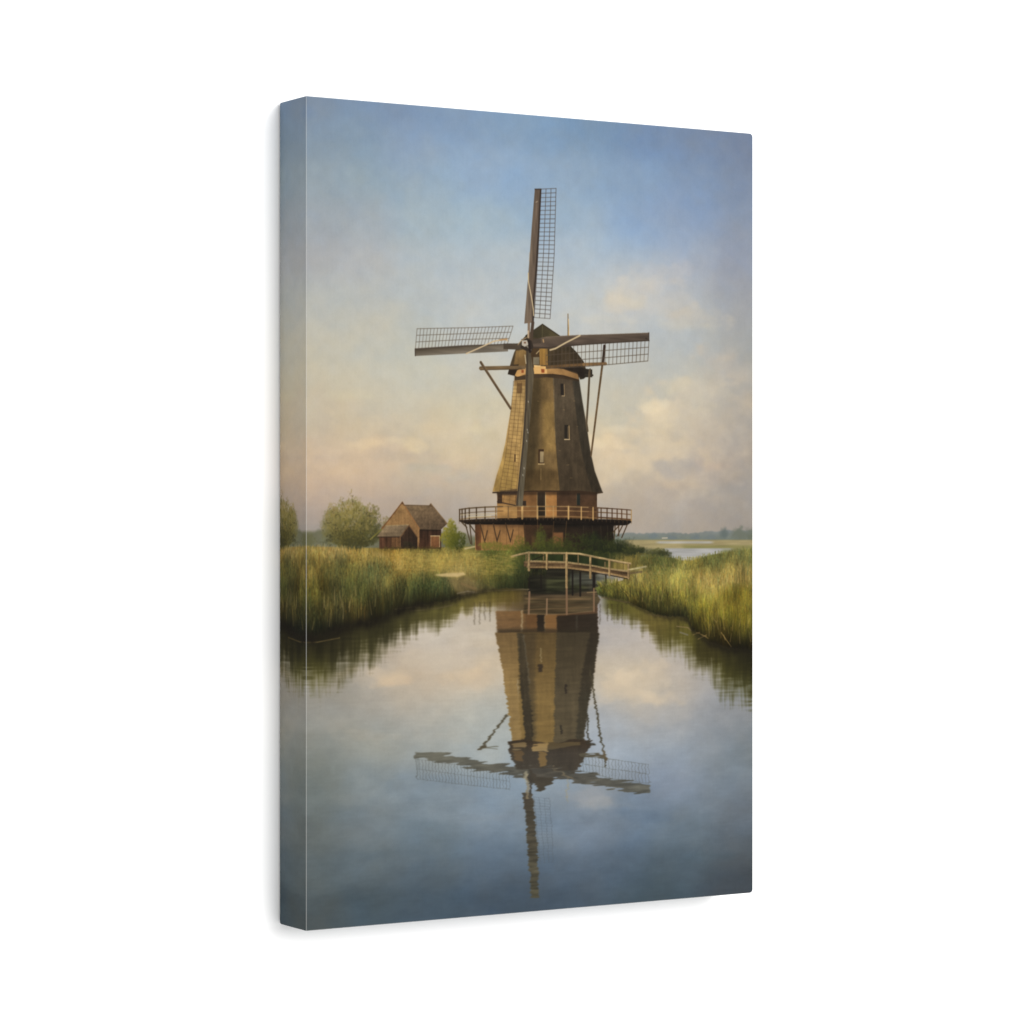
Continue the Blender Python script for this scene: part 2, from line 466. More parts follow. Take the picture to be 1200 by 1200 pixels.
# banks mirrored in the water
sx_n = .65 * streak(4.5, 26) + .45 * streak(1.8, 12); sx_n2 = noise(44, 120, 3)
low_l = np.interp(SX, [340, 358, 376, 392, 405, 433, 459, 490, 520, 545, 575, 620], [806, 808, 812, 800, 796, 780, 768, 748, 735, 722, 714, 712])
low_r = np.interp(SX, [690, 712, 748, 776, 802, 830, 863, 890], [716, 722, 736, 764, 776, 800, 826, 824])
low = np.where(is_left, low_l, low_r)
wig = 1.2 * N_HOR
dd = (SY + wig - wl) / np.maximum(low - wl, 1)
d2 = dd + .20 * sx_n + .16 * sx_n2 + .05 * N_HOR
wmask2 = smooth(-2.2, -.6, SY - wl)
al = smooth(1.15, .50, d2 * smooth(-.02, .12, dd)) * wmask2 * (is_left | is_right) * np.where(is_left, smooth(632, 600, SX), smooth(700, 716, SX))
REFC = [(350,755,(34,32,24)),(380,755,(32,30,22)),(360,780,(58,56,34)),(400,760,(40,37,28)),(400,780,(62,60,40)),(440,740,(42,40,28)),(430,765,(64,62,42)),(470,725,(50,48,34)),(490,735,(70,66,42)),
        (370,800,(78,76,42)),(540,708,(78,74,44)),(580,700,(72,70,38)),(560,715,(115,100,68)),(600,708,(88,74,48)),(590,716,(118,98,66)),(520,722,(82,78,50)),
        (720,712,(82,80,44)),(745,722,(84,80,46)),(770,735,(88,80,50)),(760,728,(96,84,54)),(790,745,(78,74,40)),(800,765,(84,80,44)),(830,765,(46,42,26)),(870,775,(34,32,22)),(840,790,(72,70,38)),(870,800,(58,56,32)),(865,820,(76,76,48))]
rf = colour_cloud(REFC, 16) * (1 + .03 * N_VERT + .20 * blur(sx_n, 1.5, 5) + .05 * N_HOR)[..., None] * np.array([1.08, 1.06, .84])
al = al * (.95 - .10 * smooth(.3, 1, dd))
img = img * (1 - al[..., None]) + rf * al[..., None]
# pale rim of the mirrored reeds
m = (al * smooth(.5, 1.0, dd) * .25)[..., None]
img = img * (1 - m) + col((120, 112, 68)) * m

# mirrored mill
thatch = .4 * N_VERT + .35 * noise(14, 60, 2) + .6 * noise(16, 20, 3) + .25 * N_FINE
brick = .5 * noise(7, 3.4, 2) + .5 * noise(30, 12, 2)
R = ref
def refl_post(x, y0, y1, w=1.5, c=(58, 48, 36), al=.8): line(R, (x, y0), (x, y1), w, c, al=al)
for x in (556, 562, 568, 574): refl_post(x, 706, 728 + rng.uniform(-3, 4), 1.2, al=.55)
for x in (703, 712, 717, 723.5, 729): refl_post(x, 708, 728 + rng.uniform(-3, 4), 1.3, al=.6)
# brick base and gallery
fill(R, [(614, 700), (700, 700), (701, 742), (614, 742)], (104, 78, 54), (84, 60, 42), ((580, 720), (702, 720)), .95, brick, .12)
fill(R, [(582, 708), (616, 706), (616, 716), (582, 716)], (110, 88, 58), None, None, .55, brick, .12, soft=4)
fill(R, [(581, 716), (616, 716), (616, 744), (583, 744)], (132, 98, 64), (108, 80, 54), ((582, 712), (582, 744)), .95, brick, .12, soft=1)
fill(R, [(617, 712), (655, 712), (655, 744), (617, 744)], (112, 80, 52), None, None, .9, brick, .1)
fill(R, [(629.5, 719), (638, 719), (638, 740), (629.5, 740)], (46, 38, 32))
fill(R, [(638, 716), (652.5, 716), (652.5, 742), (638, 742)], (134, 98, 64))
fill(R, [(652.5, 722), (700, 719), (701, 744), (652.5, 744)], (52, 42, 34), None, None, 1, brick, .1)
line(R, (612, 716), (611.5, 740), 2.2, (170, 146, 118))
line(R, (638.5, 722), (638.5, 740), 1, (160, 140, 110), al=.7)
line(R, (676, 722), (676, 742), 2.5, (66, 58, 50))
# bridge mirrored
fill(R, [(614, 697), (640, 699), (700, 694), (703, 704), (694, 716), (664, 720), (614, 719)], (92, 78, 58), (84, 70, 52), ((640, 700), (640, 720)), 1, N_HOR, .2)
for (a, b, c_) in [((616, 702), (692, 702), (134, 108, 82)), ((616, 708), (695, 709), (86, 68, 50)), ((618, 719.5), (664, 720), (134, 110, 84)), ((664, 720), (694, 716), (128, 104, 80)), ((618, 714.5), (690, 712), (118, 95, 70))]:
    line(R, a, b, 1.3, c_, al=.8)
# tower
fill(R, [(583, 737), (699, 737), (699, 745), (583, 745)], (52, 44, 34), None, None, .7, soft=3)
fill(R, [(580, 741), (612, 741), (607, 800), (612, 876), (600, 872), (594, 820), (588, 780)], (116, 92, 62), (150, 122, 82), ((590, 742), (596, 800)), 1, thatch, .09)
fill(R, [(606, 741), (655, 741), (651, 800), (649, 874), (610, 878)], (96, 77, 50), (134, 108, 68), ((640, 742), (640, 820)), 1, thatch, .09)
fill(R, [(612, 741), (628, 741), (627, 800), (628, 876), (618, 876), (616, 800)], (78, 64, 46), (84, 72, 54), ((620, 742), (625, 870)), .8, thatch, .08, soft=4)
fill(R, [(652, 741), (702, 741), (696, 790), (688, 835), (683, 874), (648, 874), (650.5, 800)], (70, 60, 46), (92, 80, 63), ((670, 742), (664, 830)), 1, thatch, .1)
fill(R, [(691, 741), (702, 741), (696, 790), (688, 835), (683, 874), (674, 874), (680, 800)], (50, 42, 34), (66, 60, 50), ((690, 742), (680, 860)), .9, thatch, .1, soft=1.5)
fill(R, [(631, 779), (636, 779), (636, 787), (631, 787)], (62, 50, 40))
line(R, (634, 760), (634, 776), 1.4, (170, 150, 118), al=.8)
line(R, (663, 803), (663, 812), 3, (52, 44, 38)); line(R, (657, 850), (657, 860), 2.4, (52, 46, 40))
# stock and board of the lower sail
fill(R, [(606, 742), (613, 742), (620, 800), (624, 850), (625, 905), (616.5, 905), (614, 850), (609, 790)], (72, 62, 48), (60, 52, 42), ((610, 745), (620, 890)), 1, N_VERT, .12)
line(R, (613.5, 744), (621, 800), 1.6, (104, 98, 90), al=.6)
# cap
fill(R, [(596, 868), (612, 866), (640, 872), (676, 866), (694, 868), (688, 880), (680, 896), (672, 905), (650, 914), (634, 928), (618, 914), (606, 902), (598, 884)], (60, 48, 38), (66, 56, 44), ((640, 870), (640, 920)), 1, thatch, .15)
fill(R, [(599, 872), (616, 870), (616, 877), (602, 877)], (124, 102, 74)); fill(R, [(624, 872), (642, 872), (642, 881), (624, 881)], (160, 130, 88))
fill(R, [(642, 871), (682, 868), (680, 874), (642, 878)], (92, 76, 54))
fill(R, [(631, 882), (641, 882), (640, 897), (632, 897)], (124, 94, 54)); fill(R, [(600, 880), (613, 880), (613, 894), (606, 892)], (96, 72, 46))
# poles and braces
path(R, [(691, 742 + 44), (694, 800), (700, 840), (705, 870), (709.5, 896)], 2.4, (74, 66, 52))
path(R, [(686, 812), (689, 850), (690, 872)], 2.0, (66, 60, 50)); line(R, (688, 871), (696, 872), 2.4, (60, 54, 46))
path(R, [(594, 838), (580, 856), (564, 876)], 2.4, (92, 84, 72)); line(R, (563, 876), (584, 876.5), 1.6, (110, 106, 98)); line(R, (563, 877), (569, 874), 3.4, (84, 74, 60))
line(R, (680, 885), (709, 887), 2, (86, 76, 60)); line(R, (707, 882), (710, 890), 3.4, (96, 80, 58))
# sails
fill(R, [(486, 881), (520, 883), (562, 892), (600, 897), (620, 902), (620, 909), (596, 906), (562, 903), (520, 892), (486, 888)], (104, 100, 92), (84, 78, 70), ((500, 885), (610, 900)), .95, N_HOR, .15)
line(R, (489, 912), (489, 890), 1, (80, 82, 80), al=.5)
fill(R, [(620, 900), (640, 899), (680, 904), (720, 914), (761, 919), (761, 930), (735, 928), (700, 920), (660, 914), (630, 910)], (74, 66, 58), (92, 88, 80), ((640, 900), (750, 920)), .95, N_HOR, .2)
line(R, (648, 900), (672, 913), 1.6, (150, 128, 98), al=.6)
line(R, (665, 912), (665, 940), 1.6, (176, 158, 128), w1=.8, al=.65)
fill(R, [(613, 928), (624, 928), (627, 960), (630, 1000), (631, 1052), (622.5, 1051), (619, 1000), (616, 960)], (74, 64, 54), (92, 86, 72), ((620, 930), (626, 1050)), .95, N_HOR, .2)
line(R, (617.5, 908), (618.5, 934), 3.6, (150, 132, 108), al=.8); line(R, (616, 905), (616, 912), 5, (190, 176, 152), al=.6)
line(R, (620, 908), (622, 930), 3, (62, 54, 46))
line(R, (617, 752), (617, 772), 2, (120, 100, 74), al=.0)

RL = Layer()
lattice(RL, [(487, 889), (540, 897), (597, 906)], [(489, 913), (540, 919), (597, 925)], 30, 3, (88, 88, 82), .9, .5, .48)
lattice(RL, [(680, 903), (720, 913), (760, 918)], [(678, 886), (720, 890), (760, 896)], 22, 3, (92, 92, 84), .9, .7, .5)
lattice(RL, [(626, 934), (630, 980), (633, 1012)], [(644, 936), (647, 980), (648, 1010)], 24, 4, (90, 96, 100), .6, .9, .38)
# ripple the mirrored layer
wob = noise(60, 3, 2); rip = streak(3.2, 1.0); rip2 = streak(12, 1.3); rip3 = noise(120, 6, 1)
depth = smooth(700, 900, SY)
sail_zone = smooth(868, 884, SY) * smooth(940, 925, SY)
dx = (.6 + 1.8 * depth) * rip3 * .9 + (1.2 + 1.2 * depth) * rip
dy = (1.0 + 1.5 * depth + 4.2 * sail_zone) * rip2
sxx = np.clip((gx - .5 + dx * 1.2), 0, TW - 1.01); syy = np.clip(gy - .5 + dy, 0, TH - 1.01)
ix = sxx.astype(int); iy = syy.astype(int); fx = (sxx - ix); fy = (syy - iy)
def samp(A):
    e = (slice(None), slice(None)) + ((None,) if A.ndim == 3 else ())
    return (A[iy, ix] * ((1 - fx) * (1 - fy))[e] + A[iy, ix + 1] * (fx * (1 - fy))[e] +
            A[iy + 1, ix] * ((1 - fx) * fy)[e] + A[iy + 1, ix + 1] * (fx * fy)[e])
ref.c = samp(ref.c); ref.a = samp(ref.a)
sxx = np.clip(gx - .5 + dx * .7, 0, TW - 1.01); syy = np.clip(gy - .5 + 1.2 * rip, 0, TH - 1.01)
ix = sxx.astype(int); iy = syy.astype(int); fx = (sxx - ix); fy = (syy - iy)
RL.c = samp(RL.c); RL.a = samp(RL.a)
img = comp(img, RL, .95, .5)
ref.c *= np.array([.92, .925, .86]) * (1 + .04 * N_HOR + .04 * wob)[..., None]
ref.c = blur(ref.c, 1.5, .7); ref.a = blur(ref.a, 1.5, .7)
img = comp(img * 1.0, ref, 1.0) * (.93 - .10 * sail_zone * (ref.a > 0))[..., None] + img * (.07 + .10 * sail_zone * (ref.a > 0))[..., None]
del sxx, syy, ix, iy, fx, fy, rip, rip2, rip3

# ---------------------------------------------------------------- ground
BANK = [(345,640,(140,124,72)),(360,640,(146,128,76)),(395,643,(160,136,84)),(430,648,(146,126,72)),(460,652,(163,131,68)),
 (360,665,(122,108,60)),(400,665,(113,106,60)),(440,668,(94,98,62)),(460,670,(122,108,60)),
 (365,690,(98,93,46)),(385,690,(74,70,40)),(420,690,(84,86,48)),(445,682,(108,103,64)),(460,700,(62,62,38)),
 (365,715,(66,66,38)),(395,710,(84,75,42)),(420,720,(86,75,40)),(450,710,(60,60,38)),
 (370,738,(40,40,28)),(400,733,(36,33,27)),(440,724,(36,34,26)),
 (500,665,(164,144,78)),(480,660,(174,146,78)),(540,650,(168,145,82)),(555,662,(160,141,80)),(515,655,(182,154,84)),(510,646,(120,112,62)),(490,648,(130,115,66)),
 (500,685,(76,85,50)),(520,690,(66,76,48)),(480,690,(88,87,48)),(540,673,(150,132,88)),(550,684,(136,114,74)),(510,701,(58,58,38)),(470,706,(68,62,38)),(530,697,(66,64,44)),
 (560,672,(120,112,64)),(580,650,(98,104,56)),(600,665,(102,102,52)),(570,684,(84,84,50)),(600,685,(58,62,36)),(620,655,(60,68,38)),(560,690,(104,88,62)),(590,660,(112,108,56)),
 (540,643,(112,108,62)),(640,650,(54,64,38)),(620,680,(34,34,24)),(680,650,(46,54,34)),
 (705,695,(106,106,54)),(720,688,(136,127,68)),(740,690,(123,113,60)),(750,705,(75,70,40)),(745,678,(160,141,84)),(770,672,(146,135,74)),(790,680,(138,127,66)),(780,700,(104,99,54)),(785,717,(60,58,38)),
 (800,665,(146,132,72)),(840,656,(104,104,62)),(870,650,(113,112,70)),(860,668,(146,128,78)),(830,680,(160,141,84)),(815,700,(128,118,56)),(830,720,(118,108,46)),(860,700,(122,110,46)),(870,730,(94,86,36)),
 (820,735,(84,74,38)),(850,747,(66,55,28)),(870,758,(38,32,20)),(755,690,(113,104,55)),(760,655,(92,92,52)),(775,660,(94,96,54)),(720,640,(52,60,38)),(735,660,(140,120,72)),(700,650,(48,56,36)),(790,658,(92,94,56))]
bank = desat(colour_cloud(BANK, 11, 6), .92) * np.array([.92, .92, .82])
straw = smooth(.1, .8, noise(40, 50, 3)) * .14
bank = bank * (1 - straw[..., None]) + straw[..., None] * (bank @ np.array([.3, .59, .11]))[..., None] * np.array([1.25, 1.02, .66])
clumpn = noise(34, 60, 3, .6); clump2 = noise(16, 34, 2)
bank = np.clip(bank * (1 + .22 * clumpn + .12 * clump2)[..., None], 0, 1)
G = Layer()
topL = np.interp(SX, [340, 380, 420, 450, 500, 560, 590, 640, 700, 740, 745], [640, 641, 642, 642, 642, 640, 640, 640, 640, 646, 690])
topR = np.interp(SX, [690, 700, 730, 744, 785, 800, 812, 835, 890], [692, 689, 680, 652, 653, 657, 657, 650, 642])
gl = smooth(-1, 1, SY - topL) * smooth(.8, -.8, SY - (shore_l - 1.0)) * (SX < 641)
gm = smooth(-1, 1, SY - 640 - .08 * np.maximum(SX - 715, 0)) * smooth(1, -1, SY - 668) * (SX >= 641) * smooth(752, 740, SX)
grr = smooth(-1, 1, SY - topR) * smooth(.8, -.8, SY - (shore_r - 1.0)) * (SX > 697)
gmask = np.maximum(np.maximum(gl, gm), grr)
G.c = bank * (1 + (.02 + .08 * smooth(500, 460, SX) + .08 * smooth(690, 720, SX)) * N_VERT + .12 * N_MED)[..., None] * gmask[..., None]; G.a = gmask.copy()
img = comp(img, G)

# far bushes behind the mill, house, left trees (painted before the mill)
def clump(L, cx, cy, rx, ry, n, dark, lite, r0=.8, r1=2.6, lightdir=(-.6, -.8), al=.75, flat=0.):
    def s():
        a = rng.uniform(0, 6.283); r = math.sqrt(rng.random())
        wob = 1 + .13 * math.sin(3 * a + cx) + .08 * math.sin(7 * a + cy)
        x = cx + rx * r * wob * math.cos(a); y = cy + ry * r * wob * math.sin(a)
        return x, y
    def c(x, y):
        u = ((x - cx) / rx * lightdir[0] + (y - cy) / ry * lightdir[1])
        t = min(1, max(0, .5 + .5 * u + rng.normal(0, .17)))
        return tuple(dark[i] * (1 - t) + lite[i] * t for i in range(3))
    blobs(L, n, s, r0, r1, c, al)


for p in [(386, 618, 9, 20, (118, 112, 72), .8), (394, 607, 9, 23, (126, 118, 72), .85), (404, 602, 9, 22, (132, 124, 76), .85), (413, 598, 10, 18, (134, 124, 74), .85), (424, 608, 9, 18, (112, 106, 66), .85), (434, 613, 10, 20, (92, 88, 56), .85), (441, 626, 8, 14, (82, 80, 52), .8), (398, 625, 14, 18, (104, 98, 60), .9), (418, 622, 18, 18, (92, 88, 54), .92), (412, 634, 32, 10, (72, 70, 44), .95), (360, 633, 13, 9, (100, 98, 68), .7), (347, 624, 8, 22, (104, 98, 60), .7)]:
    img = puff(img, *p, noise(7, 7, 3, .75), edge=.85)
T = Layer()
for a in [(398, 620, 12, 20, 240, (88, 88, 52), (142, 136, 84)), (411, 610, 12, 18, 240, (98, 98, 58), (154, 146, 92)), (428, 624, 13, 18, 260, (66, 70, 44), (122, 120, 74)),
          (417, 630, 24, 14, 360, (62, 64, 42), (104, 100, 60)), (390, 606, 9, 14, 90, (124, 120, 80), (150, 142, 98)), (436, 604, 9, 16, 120, (92, 96, 62), (130, 126, 86))]:
    clump(T, *a, al=.55)
for _ in range(260):
    x = rng.uniform(382, 442); y = 583 + abs(x - 411) * .55 + rng.exponential(6)
    line(T, (x, y), (x + rng.uniform(-1.5, 1.5), y + rng.uniform(1.5, 4)), .8, (128 + rng.integers(-14, 14), 124 + rng.integers(-10, 12), 80), al=.5)
clump(T, 453, 613, 6, 7, 70, (92, 92, 62), (128, 120, 84), al=.5)
T.c *= np.array([.98, .92, .80])
img = comp(img, T, .85, .7)
T = Layer()
for _ in range(900):
    cx, cy, rx, ry = [(388, 616, 9, 22), (398, 608, 9, 24), (411, 602, 10, 22), (426, 610, 10, 20), (437, 616, 9, 20), (410, 626, 26, 13)][rng.integers(6)]
    a = rng.uniform(0, 6.283); r = rng.random() ** .45 * (1 + .18 * math.sin(5 * a + cx))
    x, y = cx + rx * r * math.cos(a), cy + ry * r * math.sin(a)
    if y > 640: continue
    lit = rng.random() < .5 - .4 * math.cos(a - 3.6) * -1
    c = (142, 126, 78) if lit and y < 622 else ((66, 62, 40) if rng.random() < .6 else (112, 104, 60))
    line(T, (x, y), (x + rng.normal(0, 1), y + rng.normal(0, 1.2)), rng.uniform(.8, 1.6), c, al=rng.uniform(.2, .6))
img = comp(img, T, .8, .55)

Hs = Layer()
line(Hs, (434, 632), (451, 617), 1.6, (112, 104, 62))
fill(Hs, [(471.6, 589.5), (448, 619), (448, 640), (491, 642), (491, 619)], (146, 114, 84), (122, 92, 68), ((460, 596), (486, 640)), 1, N_MED, .10)
fill(Hs, [(491, 620), (517, 620.5), (517, 643), (491, 643)], (58, 42, 36), (72, 50, 40), ((492, 622), (492, 640)), 1, N_VERT, .12)
fill(Hs, [(473, 591.5), (503, 592.3), (506, 592), (524, 614), (516, 621.3), (491.5, 620.8)], (116, 96, 80), (88, 72, 62), ((498, 592), (506, 621)), 1, N_FINE * .5 + N_HOR * .5, .10)
path(Hs, [(471.6, 588.5), (455, 610.2), (447.5, 619)], 1.5, (112, 80, 56)); path(Hs, [(472, 589.5), (484, 608.4), (491.5, 620)], 1.7, (136, 100, 72))
line(Hs, (473, 592), (504, 592.6), 1, (96, 78, 66)); fill(Hs, [(502, 593), (505, 589.6), (508, 594.5)], (96, 76, 62)); path(Hs, [(505, 590.5), (514.5, 602), (524, 613.5)], 1.1, (122, 98, 78))
fill(Hs, [(470.2, 590.8), (471.6, 587.8), (473.4, 591)], (88, 64, 50))
line(Hs, (492, 621), (516, 621.5), 1.2, (44, 34, 30))
# lean-to
fill(Hs, [(444.5, 628), (470, 628.5), (470, 643), (444.5, 643)], (78, 54, 44), (92, 68, 52), ((446, 630), (470, 630)), 1, N_VERT, .14)
fill(Hs, [(459, 629), (468.5, 629), (468.5, 641), (459, 641)], (104, 76, 56), None, None, .8, N_VERT, .1)
fill(Hs, [(469, 629), (479, 615.5), (489, 630), (489, 643), (469, 643)], (64, 48, 40), (48, 38, 34), ((470, 622), (488, 640)), 1, N_VERT, .12)
fill(Hs, [(441.5, 629), (452, 616.3), (479.5, 615), (470.5, 629)], (132, 112, 96), (108, 92, 80), ((455, 616), (460, 629)), 1, N_HOR, .08)
path(Hs, [(469, 629.5), (479.3, 615.5), (489.5, 630)], 1.1, (104, 78, 60)); line(Hs, (443, 629.3), (470, 629.3), 1, (58, 44, 38)); line(Hs, (469, 629), (469, 642), .8, (140, 104, 78))
line(Hs, (491, 620), (491, 636), .9, (146, 112, 82)); line(Hs, (452, 616), (479, 615), .8, (150, 128, 104))
fill(Hs, [(505, 628), (515, 628), (515, 642), (505, 642)], (126, 88, 64), (108, 74, 54), ((506, 629), (514, 641)))
line(Hs, (504.5, 628), (515.5, 628), .9, (192, 168, 142)); line(Hs, (515.2, 628), (515.2, 641), .9, (184, 158, 130)); line(Hs, (504.8, 628), (504.8, 641), .7, (150, 120, 98))
Hs.c *= (1 + .10 * noise(8, 6, 3, .7) + .06 * N_FINE + .05 * N_VERT)[..., None] * np.array([1.03, 1.035, .93])
img = comp(img, Hs, 1, .55)
T = Layer()
img = puff(img, 529, 630, 12, 16, (98, 98, 48), .85, noise(8, 8, 2), edge=.5)
clump(T, 527, 628, 9.5, 15, 520, (70, 84, 34), (142, 148, 66), .7, 2, al=.7, lightdir=(-.9, -.4)); clump(T, 538, 634, 8, 11, 300, (50, 62, 32), (92, 104, 46), .7, 2, al=.7); clump(T, 529, 615, 5, 7, 120, (92, 104, 44), (150, 154, 74), .6, 1.4, al=.7)
for x0 in range(450, 520, 6): clump(T, x0, 643, 6, 2.6, 34, (60, 62, 38), (92, 90, 52), .5, 1.4, al=.6)
T.c *= np.array([1.02, .90, .80])
clump(T, 552, 640, 9, 4, 80, (84, 88, 50), (118, 114, 68), .6, 1.6, al=.6); clump(T, 478, 638, 7, 3.5, 60, (38, 40, 28), (60, 58, 38), .5, 1.4, al=.6)
img = comp(img, T, .95, .8)

# ---------------------------------------------------------------- the mill
M = Layer()
# lower base
fill(M, [(556.8, 611), (719, 611), (719, 645), (556.8, 645)], (60, 48, 40), (40, 34, 31), ((620, 620), (715, 620)), 1, brick, .14)
fill(M, [(556.8, 609), (615.5, 609), (615.5, 645), (556.8, 645)], (134, 102, 76), (166, 126, 88), ((575, 612), (576, 634)), 1, brick, .10)
fill(M, [(556.8, 609), (564, 609), (564, 645), (557.8, 645)], (86, 60, 46), (118, 82, 58), ((557, 612), (564, 612)), 1, brick, .12)
fill(M, [(556, 609), (616, 609), (616, 618), (556, 615)], (88, 66, 50), None, None, .7, soft=3)
fill(M, [(615, 609), (650, 609), (650, 645), (615, 645)], (78, 58, 46), (58, 46, 36), ((616, 612), (650, 640)), .95, brick, .14, soft=1)
fill(M, [(648, 624), (660, 624), (660, 641), (648, 641)], (140, 100, 72), None, None, .85, brick, .12, soft=1.2)
fill(M, [(623, 628), (640, 628), (640, 642), (623, 642)], (98, 78, 52), None, None, .6, brick, .12, soft=2)
for x in (560, 566, 571.5, 579, 586, 593.5, 601, 608): line(M, (x, 614), (x + rng.uniform(-.6, .6), 640), 1.0, (92, 68, 50), al=.35)
fill(M, [(648, 609), (720, 609), (720, 618), (648, 618)], (34, 30, 28), None, None, .8, soft=2)
for x in (684, 694, 704, 712): line(M, (x, 612), (x + rng.uniform(-1, 1), 640), 1.3, (66, 58, 50), al=.5)
# upper drum
fill(M, [(582.7, 600), (699.6, 600), (699.6, 612), (582.7, 612)], (96, 74, 54), None, None, 1, brick, .15)
fill(M, [(582.7, 574), (699.6, 574), (699.6, 606), (582.7, 606)], (128, 96, 68), None, None, 1, brick, .12)
fill(M, [(652.5, 574), (699.6, 574), (699.6, 607), (652.5, 607)], (78, 60, 50), (92, 68, 52), ((655, 578), (655, 604)), 1, brick, .12)
fill(M, [(582.7, 590), (606, 590), (606, 607), (582.7, 607)], (172, 134, 94), (178, 140, 98), ((583, 590), (606, 606)), 1, brick, .08)
fill(M, [(583, 577), (588.5, 577), (588.5, 590), (583, 590)], (66, 50, 42), None, None, .9); fill(M, [(588.5, 579), (604, 579), (604, 592), (588.5, 591)], (166, 130, 92), None, None, .95, brick, .1)
fill(M, [(612, 577), (629, 577), (629, 606), (612, 606)], (120, 88, 62), (142, 106, 74), ((613, 578), (620, 604)), 1, brick, .1)
fill(M, [(612, 587), (616.5, 587), (616.5, 594), (612, 594)], (56, 46, 42)); fill(M, [(629.5, 576), (639, 576), (639, 606), (629.5, 606)], (60, 50, 44), (52, 44, 38), ((630, 580), (638, 600)), 1, N_VERT, .1)
fill(M, [(639.5, 577), (652.5, 577), (652.5, 606), (639.5, 606)], (158, 116, 78), (170, 126, 86), ((640, 578), (650, 604)), 1, brick, .08)
line(M, (629.4, 577), (629.4, 602), .9, (186, 156, 120), al=.7); line(M, (639.3, 577), (639.3, 606), .9, (206, 180, 146), al=.9)
fill(M, [(676, 578), (679.8, 578), (679.8, 592), (676, 592)], (44, 48, 48)); line(M, (675.7, 578), (675.7, 592), .6, (112, 96, 80), al=.6)
fill(M, [(582, 574), (700, 574), (700, 580), (582, 580)], (44, 34, 28), None, None, .55, soft=1.6)

# thatched body
bodyL = [(603.3, 440), (601.2, 460), (598.6, 480), (595.2, 500), (592, 520), (587.6, 540), (582, 557), (577.3, 576)]
def f1(y): return np.interp(y, [440, 500, 576], [624, 616, 608])
fill(M, bodyL + [(600, 577), (611, 575.5), (621, 575), (626, 500), (628, 440)], (176, 150, 108), (168, 140, 94), ((600, 450), (590, 570)), 1, thatch, .10)
fill(M, [(593, 520), (587, 541), (577.3, 576), (600, 577), (608, 560)], (150, 128, 76), None, None, .45, thatch, .08, soft=4)
fill(M, [(603, 440), (628, 440), (627, 452), (602, 452)], (112, 88, 60), None, None, .5, soft=2)
fill(M, [(624, 440), (648.2, 440), (650, 500), (652, 535), (655.6, 575.5), (640, 574.4), (611, 575), (617, 520), (621, 480)], (98, 84, 60), (124, 104, 74), ((622, 500), (650, 500)), 1, thatch, .09)
fill(M, [(624, 440), (634, 440), (630, 520), (622, 575), (610, 575), (617, 520)], (64, 56, 42), None, None, .66, thatch, .08, soft=5)
fill(M, [(612, 550), (655, 550), (656, 575.5), (610, 575.5)], (76, 62, 42), None, None, .6, thatch, .08, soft=5)
fill(M, [(636, 470), (649, 470), (651, 530), (636, 530)], (150, 126, 80), None, None, .5, thatch, .08, soft=4)
fill(M, [(648.2, 440), (672.5, 442), (676, 470), (679.5, 500), (684, 529), (690, 555), (697, 576.6), (675, 574.8), (655.6, 575.5), (652, 535), (650, 500)], (88, 79, 68), (70, 61, 50), ((665, 470), (668, 574)), 1, thatch, .11)
fill(M, [(650, 440), (672, 442), (673, 462), (650, 462)], (80, 70, 60), None, None, .5, thatch, .1, soft=3)
fill(M, [(670.5, 442), (678.6, 444), (682.5, 470), (687, 496), (692, 529), (697, 552), (706, 576.5), (699, 577.8), (694, 576), (687.5, 555), (681.5, 529), (677, 500), (673.5, 470)], (68, 64, 58), (58, 52, 44), ((676, 450), (698, 574)), 1, thatch, .10, soft=.8)
line(M, (649, 445), (651, 520), 1.2, (150, 128, 86), al=.25); path(M, [(651, 520), (652.5, 540), (655.5, 574)], 1, (120, 98, 60), al=.5)
for (x, y) in [(647, 515), (642, 520), (655, 528), (672, 470), (668, 560), (636, 492), (660, 480), (664, 545), (630, 470), (608, 535), (676, 500)]:
    line(M, (x, y), (x + rng.uniform(1, 3), y + rng.uniform(-.5, .6)), .7, (176, 152, 112), al=.4)
# skirt edge and its shadow
path(M, [(577.6, 577.3), (590, 577), (606, 576.4), (620, 575.7), (655, 575.7), (680, 576.6), (699, 578), (706, 577)], 1.6, (58, 46, 36), al=.9)
# windows
fill(M, [(656.8, 449.6), (660.2, 449.6), (660.8, 463), (657.2, 463)], (46, 42, 40)); line(M, (661.2, 450.5), (661.6, 463.6), .7, (168, 146, 114), al=.8); line(M, (658.6, 464), (661.6, 464), .8, (190, 172, 142), al=.8)
fill(M, [(661.4, 498), (666, 498), (666.4, 514), (661.4, 514)], (50, 46, 42)); line(M, (666.8, 499), (667.2, 514.5), .9, (196, 170, 130)); line(M, (661.5, 515), (667.6, 515), 1, (208, 190, 160)); line(M, (665.3, 500), (665.6, 513), .8, (118, 104, 84))
fill(M, [(631, 526.5), (637.4, 526.5), (637.4, 543), (631, 543)], (66, 50, 38)); fill(M, [(632.8, 529), (637.2, 529), (637, 542), (632.6, 542)], (150, 136, 112)); line(M, (630.8, 543.8), (637.8, 543.8), 1.1, (206, 184, 146)); line(M, (634, 549), (633.8, 562), .9, (170, 146, 104), al=.55)
fill(M, [(602.6, 532.5), (604.4, 532.5), (604.2, 541), (602.6, 541)], (74, 56, 40)); line(M, (605, 533), (605, 541), .6, (206, 180, 130))
line(M, (605.3, 494), (605.2, 502), .9, (208, 180, 128), al=.7); fill(M, [(606, 449), (612, 449), (611.6, 461), (605.6, 461)], (96, 74, 52), None, None, .7)

